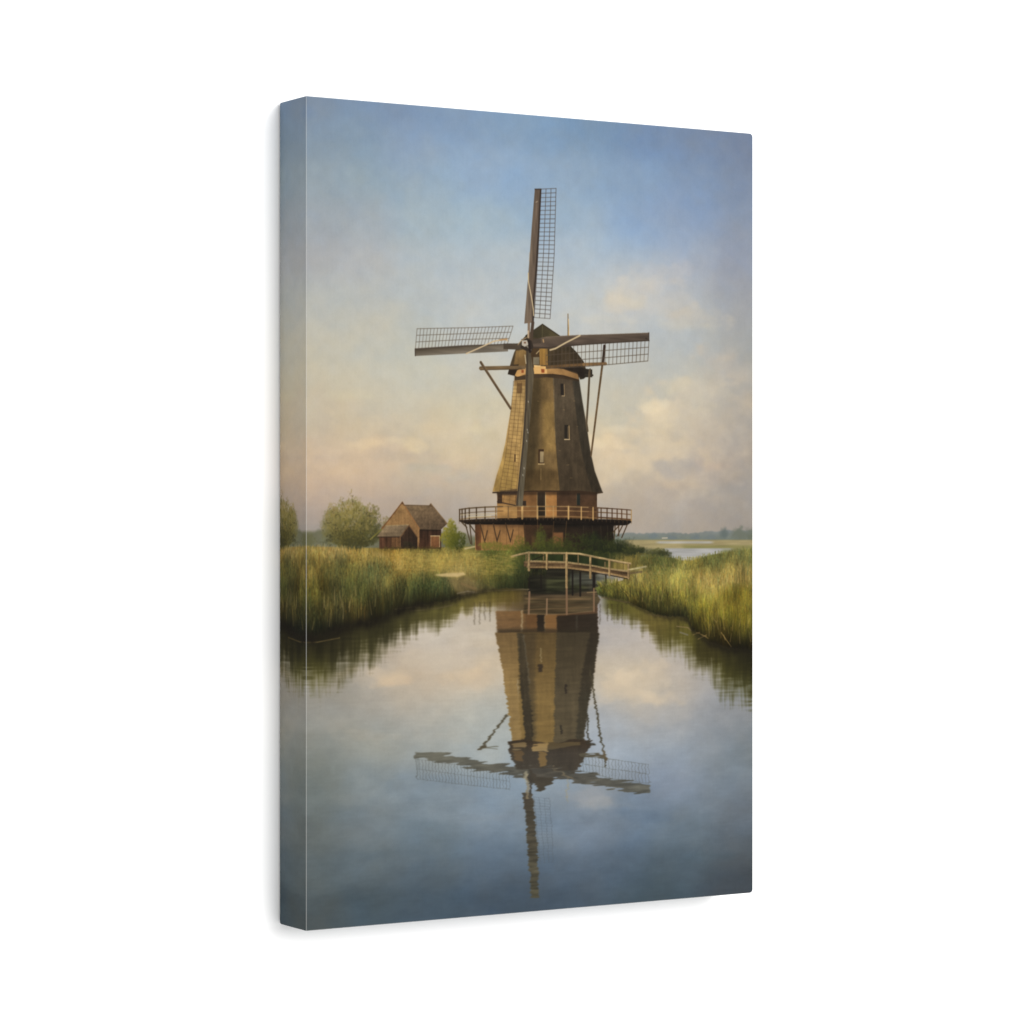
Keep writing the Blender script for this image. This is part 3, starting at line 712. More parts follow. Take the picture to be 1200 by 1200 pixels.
# ring below the cap
fill(M, [(603.3, 434), (615, 428), (640, 427), (664, 428), (677, 434), (678, 436), (678.8, 447), (660, 444), (640, 442), (603, 446)], (74, 62, 50))
fill(M, [(603, 440), (606, 434), (614, 431), (640, 430.5), (660, 432.5), (677, 438.5), (678.6, 444.8), (660, 439.5), (648, 438.2), (628, 438.5), (606, 441.5)], (190, 152, 104), (148, 118, 84), ((610, 435), (678, 440)), 1, N_MED, .06)
path(M, [(604, 443), (618, 438.7), (648, 438.8), (662, 441), (678.4, 446)], 1.1, (60, 48, 38), al=.8)
# cap
cap = [(635.7, 379.4), (624.5, 388), (616, 393.5), (608, 402), (602.5, 413), (598, 427), (595, 438.5), (603, 440.5), (606, 434), (614, 431), (640, 430), (660, 431.6), (676, 436.5), (680, 444.8), (684, 444), (687, 441.5), (694, 441.3), (694, 433), (686.5, 432), (684, 424), (676, 413), (666.5, 403.5), (655.5, 393)]
fill(M, cap, (76, 66, 52), (60, 54, 44), ((610, 410), (690, 430)), 1, thatch, .12)
fill(M, [(635.7, 379.8), (624.5, 388.5), (620, 396), (655, 396), (655.5, 393)], (66, 62, 50), (84, 78, 60), ((626, 390), (652, 394)), 1, N_MED, .1)
line(M, (635.7, 380), (635.4, 395), .9, (96, 92, 72), al=.8); path(M, [(616, 393.5), (635.7, 380), (655.5, 393.5), (667, 404.5), (676, 414), (684, 424.5)], 1.1, (52, 46, 38), al=.85)
fill(M, [(604.8, 411), (616.5, 409), (616, 430), (601, 432)], (132, 110, 76), (118, 96, 66), ((606, 412), (606, 428)), .95, thatch, .08, soft=.8)
fill(M, [(597.8, 428), (608, 427), (606, 433), (603, 440.5), (595, 438.5)], (48, 40, 34))
fill(M, [(640, 408), (676, 414), (684, 425), (686, 431), (642, 430)], (74, 64, 50), (62, 54, 44), ((645, 412), (680, 428)), .9, thatch, .12)
fill(M, [(632, 408.5), (641.5, 408.5), (641.8, 428), (632.5, 428)], (158, 126, 74), (142, 112, 68), ((634, 410), (636, 427)), 1, N_VERT, .08)
fill(M, [(622, 408), (632, 408), (632, 428), (622, 428)], (76, 62, 46)); fill(M, [(624.8, 418.5), (632, 418.5), (632, 427.3), (624.8, 427.3)], (124, 118, 106)); line(M, (628.5, 414.5), (631.8, 411), 1.1, (196, 180, 150), al=.8)
fill(M, [(640, 429.5), (680, 429), (686.5, 433), (687, 441), (683, 444), (676, 436.5), (660, 431.8)], (46, 40, 36), None, None, .95, N_MED, .1)
# white ring blocks
fill(M, [(625.8, 428), (641, 429.5), (641, 438), (625.8, 438)], (216, 176, 124)); fill(M, [(634, 432.5), (638, 432.5), (638, 436.8), (634.5, 436.8)], (146, 84, 54)); line(M, (626, 428.6), (633, 428.9), 1.2, (238, 206, 158))
fill(M, [(608, 431.5), (617, 430.5), (616.5, 437.5), (607, 439)], (186, 148, 106), None, None, .9); fill(M, [(611, 433.5), (613.8, 433.5), (613.8, 437), (611, 437)], (138, 84, 54))
# tail gear at right
fill(M, [(684, 432), (694, 434), (694, 442), (684, 442)], (46, 42, 38)); line(M, (686, 439.5), (694.5, 439.8), 2.2, (58, 54, 48)); line(M, (691.5, 432.5), (690.8, 441), 1.8, (62, 60, 54))
# spire
line(M, (665.6, 368), (665.8, 393), 1.1, (120, 100, 76), w1=1.8); line(M, (666.2, 374), (666.8, 393), .8, (226, 200, 160), w1=1.2)
# cross beams of the tail
line(M, (563.3, 431.6), (614, 430.5), 4.4, (112, 96, 76), tex=N_HOR, amp=.12); line(M, (563.3, 433.4), (612, 432.4), 1, (74, 62, 50), al=.7)
line(M, (641, 430), (685, 427), 3.2, (104, 84, 62), tex=N_HOR, amp=.1); line(M, (684, 427), (709.5, 426.2), 3.6, (132, 108, 80), tex=N_HOR, amp=.1)
# braces
line(M, (563.4, 424.6), (598.4, 478.6), 3.2, (96, 82, 68), w1=3.0, tex=N_FINE, amp=.1); line(M, (564.6, 424.6), (599.4, 477.8), .8, (142, 124, 100), al=.5)
path(M, [(691, 434), (689.6, 462), (687.4, 496), (688.6, 505)], 2.7, (88, 78, 66)); path(M, [(690, 436), (688.6, 462), (686.7, 494)], .8, (128, 114, 94), al=.5)
line(M, (707.8, 412), (692.6, 534), 3.0, (100, 84, 66), w1=2.4, tex=N_FINE, amp=.1); line(M, (708.4, 405.6), (706.6, 424), 3.6, (62, 50, 44), w1=3.2); line(M, (708.4, 405.6), (708.4, 407), 3.6, (54, 40, 38))
line(M, (700, 426.8), (710, 426.3), 3.4, (128, 104, 78))

# gallery
dark_w, lite_w = (66, 50, 40), (190, 154, 112)
rail_t = [(538.2, 597.2), (549, 595.6), (568, 594.3), (590, 593.6), (612, 593.4), (664, 593.6), (690, 594.6), (713, 595.8), (727, 596.7), (740, 597.8)]
def gal(dy): return [(x, y + dy) for x, y in rail_t]
fill(M, [(538, 609.5), (560, 608.4), (612, 607), (664, 607.3), (700, 608.6), (740, 609), (740, 612), (735, 615.5), (719, 616), (560, 614.5), (548, 614.5), (538, 611)], (52, 42, 36), (34, 29, 27), ((560, 608), (561, 616)), 1, N_HOR, .15)
path(M, gal(11.6), 1.3, (150, 120, 88), al=.75)
path(M, [(x, y + 11) for x, y in rail_t[6:]], 1.2, (84, 62, 48)); 
for t in np.linspace(0, 1, 42):
    p = along(gal(13.6), t); line(M, p, (p[0], p[1] + 2.2), 1.4, (104, 84, 66), al=.35)
path(M, gal(0)[:4], 1.4, (98, 80, 62), al=.95); path(M, gal(0)[3:8], 1.4, (148, 122, 94), al=.9); path(M, gal(0)[6:], 1.0, (74, 54, 44))
path(M, gal(5.2)[:4], .9, (104, 84, 66), al=.8); path(M, gal(4.9)[3:8], .8, (190, 156, 116), al=.7); path(M, gal(5.2)[6:], 1.0, (96, 72, 56), al=.9)
for k, x in enumerate([538.6, 541.5, 545.2, 550, 558.3, 568.4, 581, 595.6, 612, 629.8, 648.4, 666.2, 681.2, 695]):
    y = np.interp(x, [p[0] for p in rail_t], [p[1] for p in rail_t])
    c = (196, 162, 122) if x > 600 else ((84, 68, 54) if x < 575 else (128, 102, 76))
    line(M, (x, y), (x, y + 14.2 if x > 548 else y + 12), 2.7 if k == 8 else (2.2 if k in (9, 11) else 1.7), c, al=.95 if k != 10 else .5)
for x in [700.5, 704.4, 711.4, 717.3, 723.2, 728.6, 734.6, 739.8]:
    y = np.interp(x, [p[0] for p in rail_t], [p[1] for p in rail_t]); line(M, (x, y), (x, y + 12.6), 1.5, (84, 62, 50) if x != 739.8 else (160, 134, 106))
line(M, (540, 603.5), (582, 602), 1.2, (214, 196, 170), al=.5); line(M, (548, 606), (575, 604.6), 1.4, (226, 212, 190), al=.55)
for a, b in [((545.4, 614), (551.5, 637)), ((550.4, 614), (553, 638)), ((550, 614), (557, 624)), ((541, 612), (547, 618)), ((562.6, 614), (568.4, 636)), ((578, 613.6), (582.6, 635)), ((592.4, 613), (598.4, 635)), ((586, 622), (582.8, 633)), ((571, 622), (568.6, 633)), ((601.4, 621), (598.6, 633)), ((614, 613), (615.4, 636)),
             ((718, 624), (725.6, 616)), ((735, 615), (728.6, 630)), ((729.5, 616), (723.5, 628)), ((725, 616), (725.2, 628)), ((721, 616), (719.6, 632))]:
    line(M, a, b, 1.5, (74, 58, 46) if a[0] > 556 else (80, 66, 52), al=.9)
for a, b in [((629.8, 608), (630.2, 634)), ((649, 611), (647, 634)), ((664, 611), (662, 634))]: line(M, a, b, 1.3, (104, 80, 58), al=.55)

wx = noise(15, 16, 2, .6); wy = noise(30, 44, 3)
M.c *= (1 + .10 * wx + .10 * wy + .025 * N_FINE)[..., None] * np.array([1.0, .965, .885])
M.c *= np.where((SY > 578)[..., None], np.array([.95, .968, .94]), 1.0)
# ---- sails
lc = (84, 72, 62)
# lower sail: lattice over the thatch, then board
lattice(M, [(601.8, 447), (598, 490), (592.5, 535), (582.8, 588)], [(615.8, 447), (613, 490), (608.6, 535), (603.6, 592)], 33, 4, (96, 74, 48), .6, .7, .55)
line(M, (582.8, 588), (604, 592.4), 1.1, (58, 46, 38)); fill(M, [(586, 575), (606, 573), (606, 580), (586, 580)], (52, 42, 38), None, None, .6, soft=1)
fill(M, [(616.8, 409), (620.8, 409), (626, 437), (622.2, 480), (618.4, 525), (612.4, 593.4), (604.6, 592.6), (608.4, 555), (612.2, 520), (615.4, 470), (616, 437)], (90, 80, 64), (94, 86, 70), ((620, 420), (610, 580)), 1, N_VERT, .14)
path(M, [(618, 410), (617.6, 440), (616.4, 480), (613.4, 520), (609, 560), (605.8, 592)], 1.9, (62, 52, 44), al=.75)
for (x, y) in [(617.8, 503), (618.5, 506), (617, 516), (614, 548), (619, 470), (612.6, 556)]: line(M, (x, y), (x + .3, y + 1.5), .9, (190, 182, 166), al=.8)
line(M, (615.2, 416), (616.4, 426), 1.1, (206, 190, 158), al=.85)
# right sail
lattice(M, [(640, 408.5), (678, 404.4), (720, 401.6), (760.5, 398.8)], [(640, 432), (680, 430), (712, 427.4), (759.2, 423)], 27, 4, (88, 76, 64), .85, .8, .85)
fill(M, [(621, 399), (640, 394.4), (678, 392.6), (720, 391.4), (760.8, 389.8), (760.8, 399.6), (720, 401.6), (678, 404.6), (640, 408.2), (621, 408.2)], (102, 88, 74), (86, 74, 64), ((640, 394), (642, 408)), 1, N_HOR, .12)
path(M, [(621, 407.6), (640, 407.4), (678, 403.9), (760.8, 399)], 1.2, (64, 54, 46), al=.85); path(M, [(640, 395), (678, 393), (760.8, 390.2)], .8, (132, 116, 98), al=.6)
line(M, (760.4, 390), (760.4, 399.4), 1.2, (70, 60, 54)); line(M, (757, 396.6), (758, 396.6), 1.8, (52, 44, 40), al=.7)
path(M, [(644.6, 410.2), (651, 408.4), (663, 401.6), (679.6, 393.2)], 1.8, (200, 178, 140))
fill(M, [(621, 397), (634, 396.5), (634, 402), (621, 403)], (74, 64, 54), None, None, .8); line(M, (636.5, 398), (637, 400.8), 1.6, (198, 160, 112), al=.8)
# left sail
lattice(M, [(486.8, 408.5), (546, 404.6), (594.4, 403.6)], [(488.8, 385.2), (550, 384), (601.2, 382.2)], 29, 4, (102, 90, 78), .8, .75, .8)
fill(M, [(486, 408.8), (546, 405), (595.3, 403.2), (595.3, 411.8), (546, 414.2), (486.2, 417.2)], (90, 80, 66), (122, 112, 98), ((545, 405.5), (545.6, 412)), 1, N_HOR, .10)
fill(M, [(590, 402.6), (612, 402.4), (620, 404), (620, 408.6), (606, 409.6), (590, 409.2)], (80, 70, 58), None, None, 1, N_HOR, .1)
line(M, (486.4, 408.8), (486.8, 417), 1, (74, 64, 56)); path(M, [(487, 409.2), (546, 405.4), (600, 403)], 1, (70, 60, 52), al=.8)
path(M, [(546.4, 414.4), (562, 407.6), (579, 399.8), (592, 397.6), (594.6, 399.4)], 1.5, (202, 178, 142)); line(M, (586, 398.4), (594, 397.4), 2, (170, 128, 84), al=.7)
# top sail
lattice(M, [(634, 221.6), (631, 290), (626, 372)], [(651.6, 220.8), (649.4, 300), (644.6, 373.4)], 31, 4, (84, 74, 68), .78, .8, .85)
fill(M, [(626.8, 221.2), (634.2, 221.2), (632.2, 265), (629.4, 310), (626, 352), (624, 378), (614.4, 379.2), (617.6, 340), (620.4, 305), (623.2, 265)], (114, 99, 84), (102, 88, 76), ((622, 300), (630, 300)), 1, N_VERT, .12)
path(M, [(633.6, 222), (631.6, 265), (628.8, 310), (625.6, 352), (624.6, 380), (622.4, 398)], 2.1, (60, 50, 44)); line(M, (624.4, 378), (622.2, 400), 4.2, (82, 68, 56))
line(M, (619.8, 378), (619.6, 395), 3.4, (126, 104, 84), al=.9); line(M, (619, 388), (618.8, 395.5), 1.4, (224, 198, 162), al=.8); path(M, [(619, 320), (619.2, 330), (622.4, 346), (625, 362), (625.4, 370)], 1.1, (214, 192, 152))
line(M, (627, 221.8), (634, 221.8), 1.4, (70, 60, 54)); line(M, (628, 237), (630, 236), 1, (196, 178, 150), al=.6); line(M, (620.4, 296), (620.2, 306), .8, (176, 156, 128), al=.6)
# hub
fill(M, [(611, 397.5), (618, 396.5), (623, 399.5), (625, 406), (623, 412), (616, 411), (610, 407.5)], (58, 50, 42)); fill(M, [(611.5, 399), (617.5, 398.6), (619.5, 404), (615, 406.4), (611.4, 404.6)], (204, 194, 176), None, None, .85); fill(M, [(614, 400.6), (616.4, 400.6), (616.4, 402.6), (614, 402.6)], (120, 90, 70)); line(M, (617, 405), (622, 410), 1.8, (150, 140, 124), al=.8)
path(M, [(607, 404), (611, 399), (617, 395.6)], 1, (196, 166, 124), al=.7); line(M, (620, 400), (621, 412), 3.2, (46, 38, 34))
img = comp(img, M, 1, .5)

# ---------------------------------------------------------------- planting round the mill's foot
T = Layer()
for p in [(714, 641, 34, 11, (38, 42, 28), .97), (745, 647, 22, 6, (46, 50, 34), .95), (775, 649, 15, 4.5, (50, 54, 38), .9), (640, 644, 44, 8, (58, 60, 34), .92), (634, 630, 8, 15, (62, 66, 38), .7), (694, 630, 14, 10, (40, 44, 30), .8), (606, 655, 16, 13, (62, 66, 38), .9), (608, 676, 16, 13, (46, 50, 32), .9)]:
    img = puff(img, *p, noise(9, 9, 3, .7), edge=.55)
for a in [(700, 640, 22, 9, 420, (32, 40, 28), (58, 66, 40)), (722, 640, 14, 7, 260, (40, 48, 34), (66, 72, 46)), (742, 644, 13, 5.5, 220, (46, 52, 38), (72, 78, 50)), (772, 648, 15, 5, 240, (48, 54, 38), (78, 82, 54)), (755, 655, 26, 6, 260, (84, 82, 50), (110, 106, 62)), (690, 630, 10, 8, 120, (38, 46, 30), (58, 68, 42)), (716, 632, 9, 8, 100, (36, 44, 30), (56, 64, 42)),
          (634, 634, 7, 17, 300, (50, 56, 32), (82, 92, 48)), (640, 641, 22, 8, 380, (52, 60, 34), (80, 88, 46)), (664, 642, 16, 6, 220, (46, 54, 32), (72, 80, 44)), (606, 642, 16, 5, 240, (68, 76, 42), (100, 104, 56)), (575, 639, 14, 4.5, 200, (78, 84, 44), (108, 110, 60)), (610, 637, 9, 8, 200, (62, 70, 38), (94, 98, 52)), (655, 638, 14, 9, 260, (46, 54, 32), (70, 78, 44)), (674, 634, 14, 10, 260, (40, 48, 30), (62, 70, 42)), (580, 641, 20, 3.6, 220, (84, 88, 48), (112, 112, 62)), (596, 648, 12, 8, 220, (72, 80, 42), (106, 108, 54)),
          (610, 656, 14, 9, 300, (58, 66, 36), (88, 94, 48)), (585, 663, 22, 8, 300, (96, 98, 50), (134, 126, 66)), (604, 676, 16, 10, 360, (42, 50, 30), (78, 84, 44)), (576, 678, 16, 9, 260, (74, 78, 42), (106, 104, 56)), (680, 648, 30, 5, 300, (40, 48, 30), (60, 68, 40)), (712, 652, 20, 5, 200, (42, 50, 32), (66, 72, 42))]:
    clump(T, *a, r0=.6, r1=1.9, al=.6)
T.c *= np.array([1.10, 1.03, .86])
img = comp(img, T, .92, .9)

# ---------------------------------------------------------------- under the bridge
B = Layer()
fill(B, [(619, 664), (676, 664), (700, 668), (706, 690), (700, 697), (640, 700), (619, 698)], (36, 34, 26), (52, 49, 38), ((630, 690), (700, 690)), .93, N_HOR, .3, soft=2.5)
fill(B, [(640, 678), (672, 678), (690, 690), (640, 694)], (66, 68, 44), None, None, .6, N_HOR, .3, soft=3)
fill(B, [(668, 672), (710, 674), (706, 684), (668, 686)], (92, 94, 84), None, None, .5, N_HOR, .2, soft=2)
fill(B, [(700, 672), (722, 676), (712, 686), (698, 682)], (104, 104, 92), None, None, .7, N_HOR, .2, soft=1.5)
fill(B, [(620, 696), (664, 697), (698, 692), (700, 697), (660, 702), (620, 700)], (96, 78, 58), None, None, .6, N_HOR, .2, soft=1.5)
for x, y0, y1, ww in [(620, 668, 700, 2.4), (671, 668, 697, 2.4), (680, 670, 698, 2.6), (696, 672, 692, 4), (710, 674, 684, 2), (634, 668, 690, 1.6)]: line(B, (x, y0), (x, y1), ww, (34, 29, 25), al=.9)
line(B, (696, 690), (696, 716), 2.6, (128, 102, 78), al=.9); line(B, (620.4, 694), (619.6, 719), 2.8, (132, 106, 82), al=.9); line(B, (641, 702), (640.6, 720), 2.4, (138, 112, 86), al=.85); line(B, (664, 687), (664.2, 719.5), 2.8, (124, 98, 74))
line(B, (688, 694.5), (702, 693.5), 1.2, (150, 128, 92), al=.7); line(B, (600, 691.6), (620, 690.6), 1, (120, 108, 78), al=.6)
img = comp(img, B, 1, .6)
# ---------------------------------------------------------------- reeds and grass
G = Layer()
def sow(n, x0, x1, topf, shoref, h0, h1, pw=1.):
    x = rng.uniform(x0, x1, n); top = topf(x); sh = shoref(x)
    y = top + (sh - top) * rng.random(n) ** pw
    h = h0 + (h1 - h0) * np.clip((y - top) / 60, 0, 1) * rng.uniform(.6, 1.25, n)
    return x, y, h
lt = lambda x: np.interp(x, [340, 420, 450, 500, 540, 600], [646, 649, 662, 674, 684, 690])
ls = lambda x: np.interp(x, LB_X, LB_Y) - 1 + rng.uniform(-1.5, 1.5, len(x))
x, y, h = sow(6200, 340, 560, lt, ls, 6, 27, .85)
blades(G, x, y, h, rng.normal(0, 1.6, len(x)), bank, 2, dark=.22, jit=.17)
x = 345 + 150 * rng.random(1000) ** 1.3; y = np.interp(x, [345, 420, 470, 495], [652, 655, 662, 664]) + rng.uniform(-3, 5, 1000)
blades(G, x, y, rng.uniform(5, 13, 1000), rng.normal(0, 1.4, 1000), bank, 1, dark=.08, tip=.16)
x = rng.uniform(455, 640, 2600); y = rng.uniform(647, 676, 2600)
blades(G, x, y, rng.uniform(2, 5, 2600), rng.normal(0, 1.0, 2600), bank, 1, dark=.06, tip=.10)
rt = lambda x: np.interp(x, [698, 738, 748, 793, 830, 890], [697, 685, 668, 664, 656, 646])
rs = lambda x: np.interp(x, RB_X, RB_Y) - 1 + rng.uniform(-1.5, 1.5, len(x))
x, y, h = sow(6800, 700, 892, rt, rs, 7, 32, .8)
blades(G, x, y, h, rng.normal(0, 2.2, len(x)), bank, 2, dark=.20, jit=.14, tip=.14)
x = rng.uniform(745, 892, 1500); y = np.interp(x, [744, 785, 800, 812, 835, 892], [653, 656, 659, 659, 653, 644]) + rng.uniform(0, 9, 1500)
blades(G, x, y, rng.uniform(3, 8, 1500), rng.normal(0, 1.2, 1500), bank, 1, dark=.1, tip=.12)
# bright foreground tussock on the right
x = 812 + 75 * rng.random(1500) ** 1.0; y = rs(x) - rng.uniform(0, 16, 1500)
blades(G, x, y, rng.uniform(24, 52, 1500), rng.normal(0, 3.4, 1500), bank, 2, dark=.3, jit=.16, tip=.16)
for (cx_, w_, n_, hh_, ht_) in [(722, 16, 500, 7, 17), (748, 12, 380, 10, 22), (775, 20, 800, 12, 30), (796, 8, 260, 14, 26), (826, 14, 500, 26, 44), (858, 20, 800, 30, 50)]:
    x = np.maximum(rng.normal(cx_, w_ * .6, n_), 703 + 4 * rng.random(n_)); y = np.interp(x, RB_X, RB_Y) - 1 - rng.uniform(0, 10, n_)
    blades(G, x, y, rng.uniform(hh_, ht_, n_) * (1 - .25 * np.abs(x - cx_) / w_), (x - cx_) * .22 + rng.normal(0, 2, n_), np.clip(bank * np.array([1.02, 1.02, .92]), 0, 1), 2, dark=.45, jit=.17, tip=.22)
x = rng.uniform(560, 620, 700); y = rng.uniform(660, 690, 700)
blades(G, x, y, rng.uniform(4, 10, 700), rng.normal(0, 1.2, 700), bank, 1, dark=.1)
# golden seed heads catching the light
for _ in range(330):
    if rng.random() < .38: x = rng.uniform(350, 470); y = float(np.interp(x, [345, 420, 470], [640, 645, 655])) + rng.exponential(5)
    elif rng.random() < .5: x = rng.uniform(745, 885); y = float(np.interp(x, [745, 793, 812, 830, 890], [672, 664, 676, 674, 664])) + rng.normal(0, 5)
    else: x = rng.normal(840, 26); y = 684 + rng.normal(0, 6) - .12 * (x - 840)
    c = [(196, 164, 104), (182, 148, 88), (206, 180, 122)][rng.integers(3)]
    line(G, (x, y), (x + rng.normal(0, .8), y - rng.uniform(2, 6)), 1.1, c, w1=.6, al=rng.uniform(.2, .55))
# dark gaps between the stems
for _ in range(420):
    if rng.random() < .5: x = rng.uniform(345, 540); y = float(np.interp(x, LB_X, LB_Y)) - rng.uniform(0, 34) * smooth(560, 400, x)
    else: x = rng.uniform(720, 885); y = float(np.interp(x, RB_X, RB_Y)) - rng.uniform(0, 26)
    line(G, (x, y), (x + rng.normal(0, 1.2), y - rng.uniform(5, 15)), 1.3, (44, 42, 24), w1=.5, al=rng.uniform(.25, .6))
# a few pale single reeds
for _ in range(70):
    if rng.random() < .5: x = rng.uniform(345, 540); y = float(np.interp(x, LB_X, LB_Y)) - rng.uniform(6, 40)
    else: x = rng.uniform(712, 885); y = float(np.interp(x, RB_X, RB_Y)) - rng.uniform(6, 36)
    c = [(176, 150, 96), (150, 134, 70), (190, 160, 112)][rng.integers(3)]
    line(G, (x, y), (x + rng.normal(0, 1.6), y - rng.uniform(8, 20)), .9, c, w1=.5, al=.5)
GA = blur(G.a, .8)
img = comp(img, G, .84, .85)
T = Layer()
for a in [(606, 672, 15, 13, 420, (48, 54, 30), (84, 88, 46)), (588, 680, 18, 9, 340, (58, 64, 36), (92, 94, 50)), (612, 658, 9, 9, 200, (52, 58, 32), (86, 90, 46)), (566, 684, 10, 6, 140, (66, 66, 40), (98, 94, 54)), (592, 655, 14, 6, 200, (80, 84, 44), (116, 112, 58)), (570, 664, 14, 4, 160, (96, 94, 50), (132, 120, 66))]:
    clump(T, *a, r0=.6, r1=1.8, al=.5)
img = comp(img, T, .85, .8)
# bridge
B = Layer()
wd = (176, 146, 112)
fill(B, [(614, 657.6), (622, 657), (664, 658.4), (691, 662.2), (714, 666.4), (738, 669.6), (738, 677.6), (714, 672.4), (692, 669.6), (664, 666), (622, 665.8), (614, 664)], (118, 92, 68), (104, 80, 60), ((640, 658), (640, 667)), 1, N_HOR, .14)
path(B, [(622, 657.4), (664, 658.8), (691, 662.4), (714, 666.6), (738, 669.8)], 2.0, (186, 156, 120), al=.95)
path(B, [(614, 660.6), (664, 661.4), (691, 664.6), (738, 672.4)], .9, (82, 62, 46), al=.8)
path(B, [(618, 664.4), (664, 665.2), (692, 668.6), (714, 672), (737, 677)], 2.2, (166, 132, 98), tex=N_HOR, amp=.1)
path(B, [(618, 666.2), (664, 667), (692, 670.8), (714, 674), (737, 678.6)], 1, (50, 40, 32))
for x, y0, y1 in [(637, 650, 657), (661, 651, 658), (677.5, 651, 660), (709, 659, 665)]: line(B, (x, y0), (x, y1), 1.6, (142, 116, 88))
line(B, (624, 656.5), (637, 651), 1.2, (44, 38, 30), al=.8)
path(B, [(599.6, 652.2), (610, 649.4), (619.4, 647.6), (640, 648), (664, 648.3), (679, 648.9), (700, 653.2), (713, 655.8), (728, 658.6), (739, 660.4)], 2.4, (190, 160, 124), tex=N_HOR, amp=.08)
path(B, [(610, 650.6), (619.4, 648.9), (664, 649.6), (679, 650.2), (713, 657.1), (739, 661.7)], .7, (96, 74, 54), al=.7)
for x, y0, y1, ww in [(619.8, 648, 668, 3.0), (640.8, 649, 666.4, 2.4), (663.9, 648.6, 688, 3.0), (691.8, 652.6, 677, 2.7), (714.2, 656.4, 674, 2.5), (736.4, 660.4, 677.6, 2.3)]:
    line(B, (x, y0), (x, y1), ww + .45, (182, 150, 114), tex=N_VERT, amp=.1); line(B, (x + ww * .36, y0 + 1), (x + ww * .36, y1), .8, (112, 86, 64), al=.7)
line(B, (616.5, 650), (616.5, 660), 1.4, (140, 112, 84)); line(B, (738, 667.5), (757, 664), 2.2, (196, 176, 138)); line(B, (737, 672), (752, 670), 2.4, (128, 106, 80), al=.8); line(B, (738, 669.5), (750, 668), 1, (150, 130, 98), al=.6)
B.c *= (1 + .12 * N_FINE + .10 * N_HOR)[..., None] * np.array([.84, .86, .80])
img = comp(img, B, 1, .5)

# soft tonal patches over the reeds
pn = noise(26, 40, 3); tn = noise(40, 60, 2)
m = (GA * .13 * pn)[..., None]; img = img * (1 + m)
img = img + (GA * .012 * tn)[..., None] * np.array([1.2, .2, -1.])
# straw field strokes, dark foot of the banks, sand, floating weed
F = Layer()
for _ in range(900):
    x = rng.uniform(462, 600); y = rng.uniform(648, 668 + (x - 470) * .05)
    t = rng.random(); c = [(184, 156, 88), (170, 144, 80), (150, 134, 74), (196, 168, 100)][rng.integers(4)]
    line(F, (x, y), (x + rng.uniform(2, 8), y + rng.uniform(-.6, .6)), rng.uniform(.5, 1.1), c, al=.16)
fill(F, [(524, 678), (548, 676), (556, 684), (562, 692), (558, 696), (540, 698), (532, 690)], (112, 98, 66), None, None, .65, N_MED, .3, soft=3)
fill(F, [(508, 673.5), (524, 671.6), (543, 670.8), (546, 673.4), (536, 676), (518, 675.8)], (200, 174, 124), None, None, .85, N_MED, .2, soft=1.2)
path(F, [(536, 695.5), (548, 693), (556, 694)], 1.8, (140, 128, 106), al=.5); path(F, [(541, 684), (556, 690)], 3, (128, 106, 72), al=.5); line(F, (545, 643), (556, 640.6), 2, (196, 176, 136), al=.7)
path(F, [(556, 634.2), (563, 636)], 1.4, (200, 184, 150), al=.0)
path(F, [(463, 714), (486, 711.5), (510, 713.5), (530, 709)], 1.5, (102, 92, 62), al=.7); path(F, [(480, 716), (500, 714.5)], 1, (126, 112, 80), al=.5)
path(F, [(330, 747), (350, 753), (372, 752.5), (398, 747.5)], 1.3, (124, 106, 66), al=.7); path(F, [(540, 697), (573, 692.5), (620, 690.6)], 1, (122, 110, 82), al=.55)
path(F, [(705, 700), (732, 705.5), (738, 706)], 1.4, (110, 96, 66), al=.7); path(F, [(760, 720), (782, 723.6)], 1.1, (112, 96, 66), al=.6)
path(F, [(793, 734), (806, 735.4), (810, 739)], 1.3, (136, 116, 84), al=.7); path(F, [(797, 741), (806, 744)], 2.0, (128, 122, 112), al=.6)
for a, b in [((816, 741), (828, 746)), ((818, 749), (828, 744)), ((812, 744), (820, 741)), ((822, 744), (830, 748)), ((845, 741), (857, 758)), ((848, 744), (850, 750))]: line(F, a, b, .9, (164, 136, 88), al=.7)
img = comp(img, F, 1, .6)
# dark gap between grass and water
foot = np.where(is_left, shore_l, shore_r)
near = np.where(is_left, smooth(640, 450, SX), .6 * smooth(720, 860, SX))
m = np.exp(-.5 * ((SY - foot - .5) / (1.5 + 3.2 * near)) ** 2) * (.35 + .45 * near) * (is_left & (SX < 618) | (SX > 702)) * (1 + .5 * sx_n)
m = np.clip(m, 0, 1)[..., None]
img = img * (1 - m) + col((34, 30, 22)) * m

# ---------------------------------------------------------------- final softness
img = blur(img, .45)
img = np.clip(img, 0, 1)
img = img * .80 + .20 * (img * img * (3 - 2 * img)) + .006
img = img * (1 + .006 * noise(2.2, 2.2, 1))[..., None]
print_pixels = np.clip(img, 0, 1)
#PAINT-END

# ================================================================== MATERIALS
image = bpy.data.images.new('windmill_print', TW, TH, alpha=False)
image.colorspace_settings.name = 'sRGB'
_px = np.ones((TH, TW, 4), np.float32)
_px[..., :3] = print_pixels[::-1]
image.pixels.foreach_set(_px.ravel())
image.update()
image.pack()
INK = 0.53                                 # even scale on the printed colours, set to suit the light level


def nodes_of(name):
    m = bpy.data.materials.new(name)
    m.use_nodes = True
    nt = m.node_tree
    return m, nt, nt.nodes['Principled BSDF']


